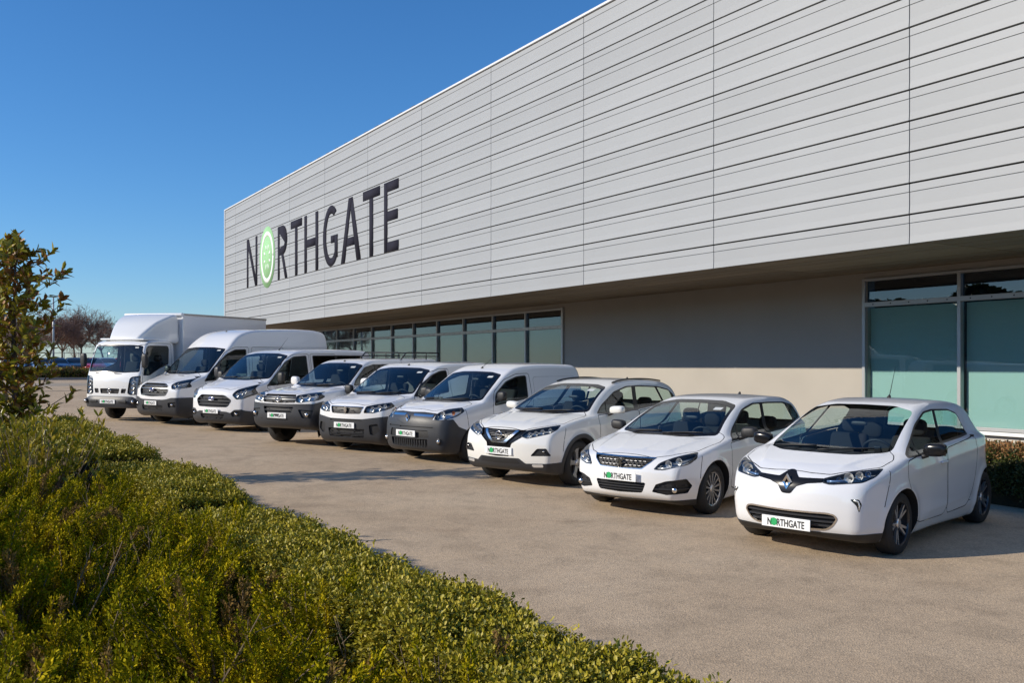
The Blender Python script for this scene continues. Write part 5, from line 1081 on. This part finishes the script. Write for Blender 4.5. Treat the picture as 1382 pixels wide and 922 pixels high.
def sprig(seed, ln=.40, m=None):
    """feathery shoot: a stem, side branchlets, fine scale leaves"""
    random.seed(seed); L = [[], []]; st = B(); bend = Vector((random.uniform(-.35, .35), random.uniform(-.35, .35), 0)); pts = []
    for k in range(7): t = k/6; pts.append(Vector((0, 0, ln*t))+bend*ln*t*t*.6)
    st.tube(pts, [.0045*(1-t/7)+.001 for t in range(7)], 4)
    nb = 46
    for k in range(nb+1):
        t = .10+.90*k/nb; i = min(5, int(t*6)); p = pts[i].lerp(pts[i+1], t*6-i); d = (pts[i+1]-pts[i]).normalized(); a = k*2.4+random.uniform(-.5, .5)
        side = Vector((math.cos(a), math.sin(a), 0)); bd = (d*1.0+side*.75).normalized() if k < nb else d; bl_ = ln*(.175*(1-t*.72)+.04)*random.uniform(.7, 1.3); nl = max(5, int(bl_/.0045))
        for j in range(nl):
            f = j/nl; q = p+bd*bl_*f+Vector((0, 0, .3))*bl_*f*f; o = rv(); dd = (bd*.9+o*.8+Vector((0, 0, .25))).normalized(); kite(L, q, dd, dd.cross(rv()).normalized(), random.uniform(.014, .024)*(1.15-.4*f), random.uniform(.007, .0105))
    nt = len(st.F); V = st.V+L[0]; F = list(st.F)+[tuple(i+len(st.V) for i in f) for f in L[1]]
    me = mesh('juniper_sprig', V, F, [STEM, m or JUN]); idx = [0]*nt+[1]*len(L[1]); me.polygons.foreach_set('material_index', idx); return me
def cluster(seed, n=16, r=.055, ll=(.018, .028), m=None, ww=.55):
    random.seed(seed); L = [[], []]
    for k in range(n):
        d = (rv()+Vector((0, 0, .7))).normalized(); p = d*random.uniform(.15, 1)*r+rv()*r*.25; leaf_quads(L, p, (d+rv()*.6).normalized(), (d+rv()*.5+Vector((0, 0, .4))).normalized(), random.uniform(*ll), random.uniform(*ll)*ww)
    return mesh('leaf_cluster', L[0], L[1], m or BOX)
def scatter(name, meshes, P, R, S, I, base=None, base_mat=None):
    """geometry-node instances of leaf clusters on points (uncountable ground cover only)"""
    col = bpy.data.collections.new(name+'_pieces')
    for i, me in enumerate(meshes): col.objects.link(bpy.data.objects.new('%s_piece_%02d' % (name, i), me))
    me = bpy.data.meshes.new(name); me.vertices.add(len(P)); me.vertices.foreach_set('co', np.asarray(P, float).ravel())
    a = me.attributes.new('rot', 'FLOAT_VECTOR', 'POINT'); a.data.foreach_set('vector', np.asarray(R, float).ravel()); a = me.attributes.new('siz', 'FLOAT', 'POINT'); a.data.foreach_set('value', np.asarray(S, float)); a = me.attributes.new('pick', 'INT', 'POINT'); a.data.foreach_set('value', np.asarray(I, np.int32))
    o = bpy.data.objects.new(name, me); link(o); ng = bpy.data.node_groups.new(name, 'GeometryNodeTree'); ng.interface.new_socket('Geometry', in_out='INPUT', socket_type='NodeSocketGeometry'); ng.interface.new_socket('Geometry', in_out='OUTPUT', socket_type='NodeSocketGeometry')
    nn = ng.nodes; gi = nn.new('NodeGroupInput'); go = nn.new('NodeGroupOutput'); ip = nn.new('GeometryNodeInstanceOnPoints'); ci = nn.new('GeometryNodeCollectionInfo'); ci.inputs[0].default_value = col; ci.inputs['Separate Children'].default_value = True; ci.inputs['Reset Children'].default_value = True
    def at(nm, ty): q = nn.new('GeometryNodeInputNamedAttribute'); q.data_type = ty; q.inputs[0].default_value = nm; return q.outputs[0]
    ng.links.new(gi.outputs[0], ip.inputs['Points']); ng.links.new(ci.outputs[0], ip.inputs['Instance']); ip.inputs['Pick Instance'].default_value = True
    ng.links.new(at('pick', 'INT'), ip.inputs['Instance Index']); er = nn.new('FunctionNodeEulerToRotation'); ng.links.new(at('rot', 'FLOAT_VECTOR'), er.inputs[0]); ng.links.new(er.outputs[0], ip.inputs['Rotation']); ng.links.new(at('siz', 'FLOAT'), ip.inputs['Scale']); ng.links.new(ip.outputs[0], go.inputs[0])
    o.modifiers.new('scatter', 'NODES').node_group = ng; return o
def euler_to(d, spin): return (Matrix.Rotation(0, 3, 'Z') if d.length == 0 else (d.to_track_quat('Z', 'Y').to_matrix() @ Matrix.Rotation(spin, 3, 'Z'))).to_euler()
from mathutils import noise as mn
def fbm(L, N, s, o=0): return mn.fractal(Vector((L*s+o, N*s, o*.7)), 1., 2., 3)
def hedge_edge(L): return 2.50-.042*L
# juniper ground cover
def jun_h(L, N): return gz(L)+.66+.20*fbm(L, N, .9, 3)+.12*fbm(L, N, 2.6, 9)+.12*max(0, min(1, (1.2-N)/1.2))-.10*max(0, min(1, (N-1.2)/.6))
random.seed(11); P, R, S, I = [], [], [], []; sm = [sprig(i) for i in range(6)]+[sprig(20, .40, JTIP)]
for c_ in range(470):
    L = 1.0+13.5*random.random()**1.25; e = hedge_edge(L)-.55; N = random.uniform(-.5, e)
    if N < .03*L-.35: continue
    ax = fbm(L, N, .8, 33)*6; up = random.uniform(-.42, .20); lead = Vector((math.cos(ax)*.55, math.sin(ax)*.55+.1, 0)); rad = random.uniform(.07, .15)
    for k in range(random.randrange(8, 13)):
        a = random.random()*6.28; r_ = rad*random.random()**.5; o = Vector((math.cos(a), math.sin(a), 0)); d = (Vector((0, 0, 1))+lead+o*r_/rad*.62+rv()*.14).normalized(); sc_ = random.uniform(.7, 1.35)
        P.append((-L+o.x*r_, N+o.y*r_, jun_h(L, N)+up-.30*sc_+random.uniform(-.10, .04))); R.append(euler_to(d, random.random()*6.28)); S.append(sc_); I.append(6 if random.random() < .11 else random.randrange(6))
random.seed(12)
for c_ in range(46):          # bare woody shoots poking out
    L = 1.3+9*random.random(); N = random.uniform(0, hedge_edge(L)-.5); P.append((-L, N, jun_h(L, N)-.22)); R.append(euler_to((Vector((0, 0, 1))+rv()*.6).normalized(), 0)); S.append(random.uniform(.9, 1.3)); I.append(7)
def bare_shoot():
    b = B(); b.tube([(0, 0, 0), (.02, .01, .18), (.0, .03, .36)], [.004, .003, .0015], 4)
    for k in range(6): z = .1+.04*k; a = k*2.1; b.tube([(.01, .01, z), (.01+.05*math.cos(a), .01+.05*math.sin(a), z+.07)], [.002, .001], 3)
    return mesh('shoot', b.V, b.F, STEM)
sm.append(bare_shoot())
jo = prop(scatter('juniper_ground_cover', sm, P, R, S, I), 'dense yellow-green juniper filling the foreground bed', 'juniper', kind='stuff')
def mound(name, fn, L0, L1, N0, N1, nl, nn_, parent=None):
    V = []; 
    for i in range(nl+1):
        for j in range(nn_+1): L = L0+(L1-L0)*i/nl; a, b = N0(L), N1(L); N = a+(b-a)*j/nn_; V.append((-L, N, fn(L, N, j/nn_)))
    F = [(i*(nn_+1)+j, (i+1)*(nn_+1)+j, (i+1)*(nn_+1)+j+1, i*(nn_+1)+j+1) for i in range(nl) for j in range(nn_)]
    return ob(name, V, F, MASS, parent, True)
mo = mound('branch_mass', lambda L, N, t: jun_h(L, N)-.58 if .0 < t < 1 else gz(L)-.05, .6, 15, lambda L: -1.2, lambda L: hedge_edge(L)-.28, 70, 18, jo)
# clipped small-leaved hedge along the edge of the bed
def box_h(L): return .74+.07*fbm(L, 0, .8, 5)+.05*fbm(L, 3, 2.5, 1)
def clipped(name, L0, L1, hfn, edge, width, dens, meshes, label, leafpick, hscale=1., cat='hedge', sz=(.75, 1.1)):
    P, R, S, I = [], [], [], []; n = int(abs(L1-L0)*dens)
    for k in range(n):
        L = L0+(L1-L0)*random.random(); top = hfn(L); per = width+1.6*top; s = random.random()*per
        e = edge(L)
        if s < width: N = e-s; z = top+.03*fbm(L, N, 6, 2); d = Vector((random.gauss(0, .45), random.gauss(0, .45), 1)); tp = True
        elif s < width+top: N = e+.02; z = top-(s-width); d = Vector((random.gauss(0, .4), 1, .5)); tp = False
        else: N = e-width; z = top-(s-width-top)*1.2; d = Vector((random.gauss(0, .4), -1, .5)); tp = False
        bul = .05*fbm(L, z, 3, 8); rr = min(1, max(0, (top-z)/.10)) if s > width else 1
        P.append((-L, N+(bul-.05*(1-rr)) * (1 if s < width+top else -1) + random.gauss(0, .018), gz(L)+max(.03, z+random.gauss(0, .018)))); R.append(euler_to(d.normalized(), random.random()*6.28)); S.append(random.uniform(*sz)); I.append(leafpick(tp))
    o = prop(empty(name, (0, 0, 0)), label, cat); fo_ = prop(scatter('foliage', meshes, P, R, S, I), kind='stuff'); fo_.parent = o
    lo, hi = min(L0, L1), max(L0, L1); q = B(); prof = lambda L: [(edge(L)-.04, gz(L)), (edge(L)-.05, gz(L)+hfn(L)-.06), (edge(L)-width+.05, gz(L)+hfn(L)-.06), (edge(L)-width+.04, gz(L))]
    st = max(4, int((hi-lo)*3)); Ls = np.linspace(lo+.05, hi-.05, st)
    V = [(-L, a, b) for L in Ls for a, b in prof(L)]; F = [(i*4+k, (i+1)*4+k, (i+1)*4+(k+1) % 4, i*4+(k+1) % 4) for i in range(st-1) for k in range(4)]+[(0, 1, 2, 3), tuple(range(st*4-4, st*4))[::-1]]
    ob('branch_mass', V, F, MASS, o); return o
cb = [cluster(i) for i in range(5)]; cd = [cluster(40+i, m=BOXD) for i in range(4)]+[cluster(50+i, m=DRY, ll=(.016, .03)) for i in range(3)]
clipped('box_hedge', 1.2, 7.6, box_h, hedge_edge, .60, 3000, cb, 'low clipped yellow-green hedge between juniper and yard, nearer stretch', lambda t: random.randrange(5))
clipped('box_hedge', 7.9, 10.7, lambda L: box_h(L)+.06, lambda L: hedge_edge(L)+.02, .62, 2600, cb, 'bright clipped shrub mound midway along the hedge edge', lambda t: random.randrange(5))
clipped('box_hedge', 11.0, 16.5, lambda L: box_h(L)+.13, lambda L: hedge_edge(L)-.02, .95, 1900, cb, 'farthest clipped shrub mound below the truck and magnolia', lambda t: random.randrange(5), sz=(.9, 1.3))
clipped('box_hedge', -6, 9.0, lambda L: .80-.0*L-gz(max(L, 0)), lambda L: 13.3, 1.05, 1100, cd, 'dark clipped hedge with russet top behind the nearest car', lambda t: (4+random.randrange(3) if random.random() < .7 else random.randrange(4)) if t else random.randrange(4), sz=(1.2, 1.9))
def far_hedge():
    o = prop(empty('far_hedge', (-71, 0, gz(71))), 'low green and brown hedge strip in front of the far car park', 'hedge'); P, R, S, I = [], [], [], []
    for k in range(5200):
        N = random.uniform(-6, 22); f = random.random() < .45; h = .62+.22*fbm(N, 0, .35, 4); dl = 0 if f else random.random()*3; z = random.random()*h if f else h
        P.append((-(dl+.2)+random.gauss(0, .08), N, z+random.gauss(0, .06))); R.append(euler_to(Vector((.8 if f else 0, random.gauss(0, .4), .8)).normalized(), random.random()*6)); S.append(random.uniform(.8, 1.5)); I.append(random.choice((0, 0, 1, 2)))
    q = prop(scatter('foliage', [cluster(70, 20, .13, (.05, .09), BOXD), cluster(71, 20, .13, (.05, .09), BOX), cluster(72, 20, .13, (.05, .09), DRY)], P, R, S, I), kind='stuff'); q.parent = o
    B().box((-1.7, 8, .25), (2.8, 28, .5)).ob('branch_mass', MASS, o)
far_hedge()
# russet twigs behind the hedge by the wall
random.seed(5)
def bush(name, L, N, z, h, r, n, m, label, ll=(.03, .05)):
    o = prop(empty(name, (-L, N, z)), label, 'shrub'); Lf = [[], []]; tw = B()
    for k in range(n):
        a = random.random()*6.28; ro = r*random.random()**.5; tip = Vector((ro*math.cos(a), ro*math.sin(a), h*random.uniform(.55, 1))); tw.tube([(0, 0, 0), tip*.5+Vector((0, 0, .04)), tip], [.006, .004, .002], 4)
        for j in range(9): t = random.uniform(.4, 1); leaf_quads(Lf, tip*t, (rv()+Vector((0, 0, .6))).normalized(), rv(), random.uniform(*ll), random.uniform(*ll)*.45)
    tw.ob('stem', STEM, o); ob('foliage', Lf[0], Lf[1], m, o); return o
bush('dry_shrub', 6.55, 15.3, .1, 1.15, .5, 60, DRY, 'russet dry shrub against the pale wall base behind the hedge'); bush('leafy_shrub', 5.9, 14.8, .08, 1.15, .35, 40, BOX, 'small yellow-green shrub at the right edge by the wall')
# magnolia with big glossy leaves
def magnolia(L, N, h, r):
    random.seed(3); z0 = gz(L); o = prop(empty('magnolia_tree', (-L, N, z0)), 'young magnolia with big glossy green and bronze leaves at the left edge', 'tree'); tr = B(); lf = []; lb = B()
    tr.tube([(0, 0, 0), (.03, .02, h*.3), (-.02, 0, h*.6), (.02, .03, h*.96)], [.06, .045, .03, .01], 8).ob('trunk', BARK, o, True)
    for k in range(112):
        t = .10+.88*k/111; zz = h*t; a = k*2.4+random.uniform(-.3, .3); rl = r*(1.0-.7*max(0, t-.80)/.20)*random.uniform(.3, 1.15); e = Vector((math.cos(a)*rl, math.sin(a)*rl, rl*.55+.05)); p0 = Vector((0, 0, zz-.06)); pm = p0+e*.5+Vector((0, 0, -.03))
        if t > .92: e = Vector((e.x*.3, e.y*.3, .12))
        lb.tube([p0, pm, p0+e], [.012*(1.2-t), .009*(1.2-t), .004], 5)
        for s_ in range(3 if rl > .2 else 2):
            tip = p0+e*(1-.28*s_)+rv()*.06*s_; ax = (e.normalized()+Vector((0, 0, .5))+rv()*.3).normalized(); n = random.randrange(7, 12)
            for j in range(n):
                b = 6.28*j/n+random.uniform(-.3, .3); q = ax.orthogonal().normalized(); q = (q*math.cos(b)+ax.cross(q)*math.sin(b)); d = (q*random.uniform(.5, 1.1)+ax*random.uniform(.3, 1.2)+rv()*.3+Vector((0, 0, -.05))).normalized()
                lf.append((tip-ax*random.uniform(0, .22), d, (ax+q*-.4+rv()*.25).normalized(), random.uniform(.11, .18)))
    lb.ob('limbs', BARK, o, True).name = 'limb'
    one = []; 
    for m_ in (MAG, MAGB):
        Lq = [[], []]; leaf_quads(Lq, Vector((0, 0, 0)), Vector((0, 1, 0)), Vector((0, 0, 1)), 1., .40, .5); one.append(mesh('leaf', Lq[0], Lq[1], m_, True))
    camv = Vector((L, -N, 2-z0)); lf.sort(key=lambda q: -(q[0].dot(camv.normalized()))); Lr = [[], []]; Lr2 = [[], []]
    for i, (p, d, nn_, ln) in enumerate(lf):
        br = random.random() < .24
        if i < 300:
            x = d.cross(nn_).normalized(); z = x.cross(d).normalized(); M = Matrix((x, d, z)).transposed().to_4x4(); q = bpy.data.objects.new('leaf', one[int(br)]); link(q, o); q.matrix_local = Matrix.Translation(p) @ M @ Matrix.Scale(ln, 4)
        else: leaf_quads(Lr2 if br else Lr, p, d, nn_, ln, ln*.40, .5)
    V = Lr[0]+Lr2[0]; F = Lr[1]+[tuple(i+len(Lr[0]) for i in f) for f in Lr2[1]]; c = ob('crown', V, F, [MAG, MAGB], o, True); c.data.polygons.foreach_set('material_index', [0]*len(Lr[1])+[1]*len(Lr2[1])); prop(c, kind='stuff'); return o
magnolia(16, .95, 3.75, .74)
def broadleaf(L, N, h, r, n, label):
    random.seed(9); o = prop(empty('broadleaf_shrub', (-L, N, gz(L))), label, 'shrub'); Lf = [[], []]; tw = B()
    for k in range(n):
        a = random.random()*6.28; ro = r*random.random()**.6; tip = Vector((ro*math.cos(a), ro*math.sin(a), h*random.uniform(.6, 1))); tw.tube([(tip.x*.3, tip.y*.3, 0), tip*.6, tip], [.008, .005, .003], 4)
        for j in range(12): b = j*2.4; d = Vector((math.cos(b)*.6, math.sin(b)*.6, .8+random.uniform(-.3, .4))).normalized(); leaf_quads(Lf, tip-Vector((0, 0, random.random()*.22)), d, (Vector((0, 0, 1))+rv()*.6).normalized(), random.uniform(.06, .11), random.uniform(.022, .034))
    tw.ob('stem', STEM, o); ob('foliage', Lf[0], Lf[1], MAG, o, True)
broadleaf(10.2, .80, 1.42, .60, 90, 'upright broad-leaved shrub at the foot of the magnolia')
# bare winter trees
def bare(seed, h):
    random.seed(seed); b = B(); tips = B()
    def grow(p, d, ln, r, lv):
        pts = [p]; q = p.copy(); dd = d.copy(); n = 4
        for k in range(n): dd = (dd+rv()*.16+Vector((0, 0, .05 if lv else 0))).normalized(); q = q+dd*ln/n; pts.append(q.copy())
        (b if lv < 2 else tips).tube(pts, [max(.008, r*(1-.45*k/n)) for k in range(n+1)], 6 if lv < 2 else 3, False)
        if lv >= 5: return
        nb = (5, 6, 5, 5, 4)[lv]
        for k in range(nb):
            t = random.uniform(.35, 1.) if lv else random.uniform(.75, 1); i = min(n-1, int(t*n)); pp = pts[i].lerp(pts[i+1], t*n-i); a = random.random()*6.28; o = dd.orthogonal().normalized(); o = o*math.cos(a)+dd.cross(o)*math.sin(a)
            grow(pp, (dd*random.uniform(.5, .9)+o*random.uniform(.5, .9)).normalized(), ln*random.uniform(.52, .75), r*.52, lv+1)
    grow(Vector((0, 0, 0)), Vector((0, 0, 1)), h*.27, h*.013, 0)
    return mesh('trunk', b.V, b.F, BARK, True), mesh('crown', tips.V, tips.F, TWIG)
bt = [bare(4, 9.5), bare(8, 10.5), bare(15, 9)]
spots = [(92, 4.6, 1., 0, 'leftmost bare winter tree behind the far car park'), (96, 8.4, 1.05, 1, 'bare winter tree beside the far lamp post'), (99, 11.5, 1.1, 2, 'dense bare tree just left of the box truck'), (104, 14.4, 1.05, 0, 'tallest bare tree rising behind the truck cab'), (110, 12.2, 1.1, 1, 'bare tree farther back between two others'), (112, 8.2, 1.1, 2, 'pale bare tree far behind the parked cars'), (108, 4.4, 1., 0, 'bare tree behind the magnolia crown'), (112, 18.2, .9, 1, 'bare tree mostly hidden behind the truck roof'), (95, 6.6, .9, 2, 'small bare tree just right of the magnolia'), (101, 10., 1., 0, 'reddish bare tree above the red parked car'), (106, 16.2, .95, 2, 'bare tree peeking over the cab roof')]
for i, (L, N, s_, k, lab) in enumerate(spots):
    o = prop(empty('bare_tree', (-L, N, gz(L))), lab, 'tree', 'bare trees behind the far car park'); o.scale = (s_,)*3; o.rotation_euler.z = i*1.3
    for nm, me in zip(('trunk', 'crown'), bt[k]): link(bpy.data.objects.new(nm, me), o)
for i, (L, N, k) in enumerate([(4, -27, 0), (12, -30, 1), (20, -27, 2), (29, -29, 0), (38, -27, 1), (47, -30, 2)]):      # seen mirrored in the windows
    o = prop(empty('bare_tree', (-L, N, gz(L))), 'bare tree behind the camera, mirrored in the ground-floor windows', 'tree', 'bare trees mirrored in the windows'); o.rotation_euler.z = i*2.1
    for nm, me in zip(('trunk', 'crown'), bt[k]): link(bpy.data.objects.new(nm, me), o)
# evergreens across the road behind the camera: what the paint and the panes mirror
def evergreen(seed, h, r):
    random.seed(seed); L = [[], []]
    for k in range(2600):
        t = random.random()**.8; rr = r*(1-t)**.3*(.8+.3*math.sin(k))*random.random()**.35; a = random.random()*6.28; d = (Vector((math.cos(a), math.sin(a), .3))+rv()*.5).normalized(); leaf_quads(L, Vector((rr*math.cos(a), rr*math.sin(a), h*(.08+.92*t))), d, rv(), random.uniform(.6, 1.0), random.uniform(.35, .5))
    return mesh('crown', L[0], L[1], BOXD), mesh('trunk', *(lambda b: (b.V, b.F))(B().tube([(0, 0, 0), (0, 0, h*.8)], [.2, .05], 8)), BARK, True)
et = [evergreen(1, 6.6, 2.9), evergreen(2, 7.0, 3.0)]
for i in range(20):
    o = prop(empty('evergreen_tree', (14-3.6*i+random.uniform(-1, 1), -29+random.uniform(-2.5, 2), gz(max(0, 3.6*i-14)))), 'evergreen behind the camera, mirrored in the ground-floor windows', 'tree', 'evergreens mirrored in the windows'); o.rotation_euler.z = i; o.scale = (random.uniform(.8, 1.3), random.uniform(.8, 1.3), random.uniform(.9, 1.1))
    for nm, me in zip(('crown', 'trunk'), et[i % 2]): link(bpy.data.objects.new(nm, me), o)
# ============ far car park ============
def far_car(L, N, yaw, col, label, k):
    src = far_car.cache; 
    if not src:
        H = Hull(SP['p308']); m = H.mesh(.07); f = reg('side', fillet([(-.42, .885), (-1.2, 1.265), (-1.6, 1.335), (-2.6, 1.30), (-2.98, 1.05), (-1.49, .925)], .05), .35); w1, m = m.split(f); f = reg(FR, fillet([(-.2, 1.36), (.35, 1.35), (.6, 1.3), (.72, .955), (-.2, .945)], .05), -1.6); w2, m = m.split(f); src.append((m, join(w1, w2)))
        w = B()
        for cx in (0, -2.62):
            for sg in (1, -1): w.lathe([(0, sg*.85), (.31, sg*.85), (.315, sg*.72), (0, sg*.7)], 20, 'y', (cx, 0, .31))
        src.append(w)
    m, gl = src[0]; o = prop(empty('parked_car', (-L, N, gz(L))), label, 'car', 'cars in the far car park'); o.rotation_euler.z = math.radians(yaw-90)
    ob('body', m.P, m.F, mat('far_paint_%d' % k, col, .35, coat=1.), o, N=m.N); ob('windows', gl.P, gl.F, GLOSSB, o, N=gl.N)
    for cx in (0, -2.62):
        for sg in (1, -1): B().lathe([(0, sg*.86), (.2, sg*.86), (.31, sg*.86), (.315, sg*.7), (0, sg*.7)], 20, 'y', (cx, 0, .31)).ob('wheel', RUB, o, True)
far_car.cache = []
for k, (L, N, yw, col, lab) in enumerate([(80, 2.0, 100, (.45, .5, .56), 'pale silver car farthest left in the far car park'), (80.3, 4.6, 80, (.55, .58, .62), 'light grey car behind the magnolia in the far car park'), (81, 6.9, 95, (.30, .40, .52), 'pale blue car right of the lamp post base'), (84, 8.2, 92, (.03, .05, .13), 'dark navy car in the far car park'), (85, 9.6, 88, (.02, .03, .05), 'black car just left of the red one'), (84, 10.8, 90, (.55, .03, .04), 'red car in the far car park'), (86.5, 12.3, 90, (.75, .75, .75), 'white car beside the red one'), (86, 13.9, 95, (.5, .05, .05), 'dark red car nearest the truck mirror'), (88, 15.4, 90, (.7, .7, .72), 'white car half hidden behind the truck')]): far_car(L, N, yw, col, lab, k)
GALV = mat('galvanised', (.35, .36, .37), .45, metal=.7)
for L, N, h, lab in ((83, 7.7, 6.2, 'tall thin lamp post left of the truck'), (97, 3.4, 6., 'lamp post among the bare trees')):
    o = prop(empty('lamp_post', (-L, N, gz(L))), lab, 'lamp post'); B().tube([(0, 0, 0), (0, 0, h)], [.09, .05], 8).ob('pole', GALV, o, True); B().tube([(0, 0, h), (.0, .15, h+.06)], .03, 6).ob('arm', GALV, o, True); B().box((.0, .3, h+.06), (.2, .4, .08), .03).ob('lamp_head', GALV, o)
fo = prop(empty('car_park_fence', (-101, 0, gz(101))), 'pale post fence along the back of the far car park', 'fence')
for k in range(22): B().box((0, -4+k*1.3, .95), (.08, .08, 1.9)).ob('post', mat('fence_post', (.55, .55, .55), .7), fo)
for z in (.4, 1.1, 1.8): B().box((.06, 10, z), (.03, 29, .05)).ob('rail', GALV, fo)
db = prop(empty('distant_building', (-135, 36, gz(130))), 'flat brown roof of a distant building above the truck', 'building'); B().box((0, 0, 3.4), (14, 14, 6.8)).ob('wall', mat('brown_brick', (.16, .10, .075), .9, noise=.2), db); B().box((0, 0, 6.95), (14.5, 14.5, .4)).ob('roof', mat('brown_roof', (.12, .09, .07), .9), db)
for k in range(5):
    for z in (1.6, 4.6): B().box((7.02, -5.2+k*2.6, z), (.06, 1.3, 1.4), .01).ob('window', GLOSSB, db)
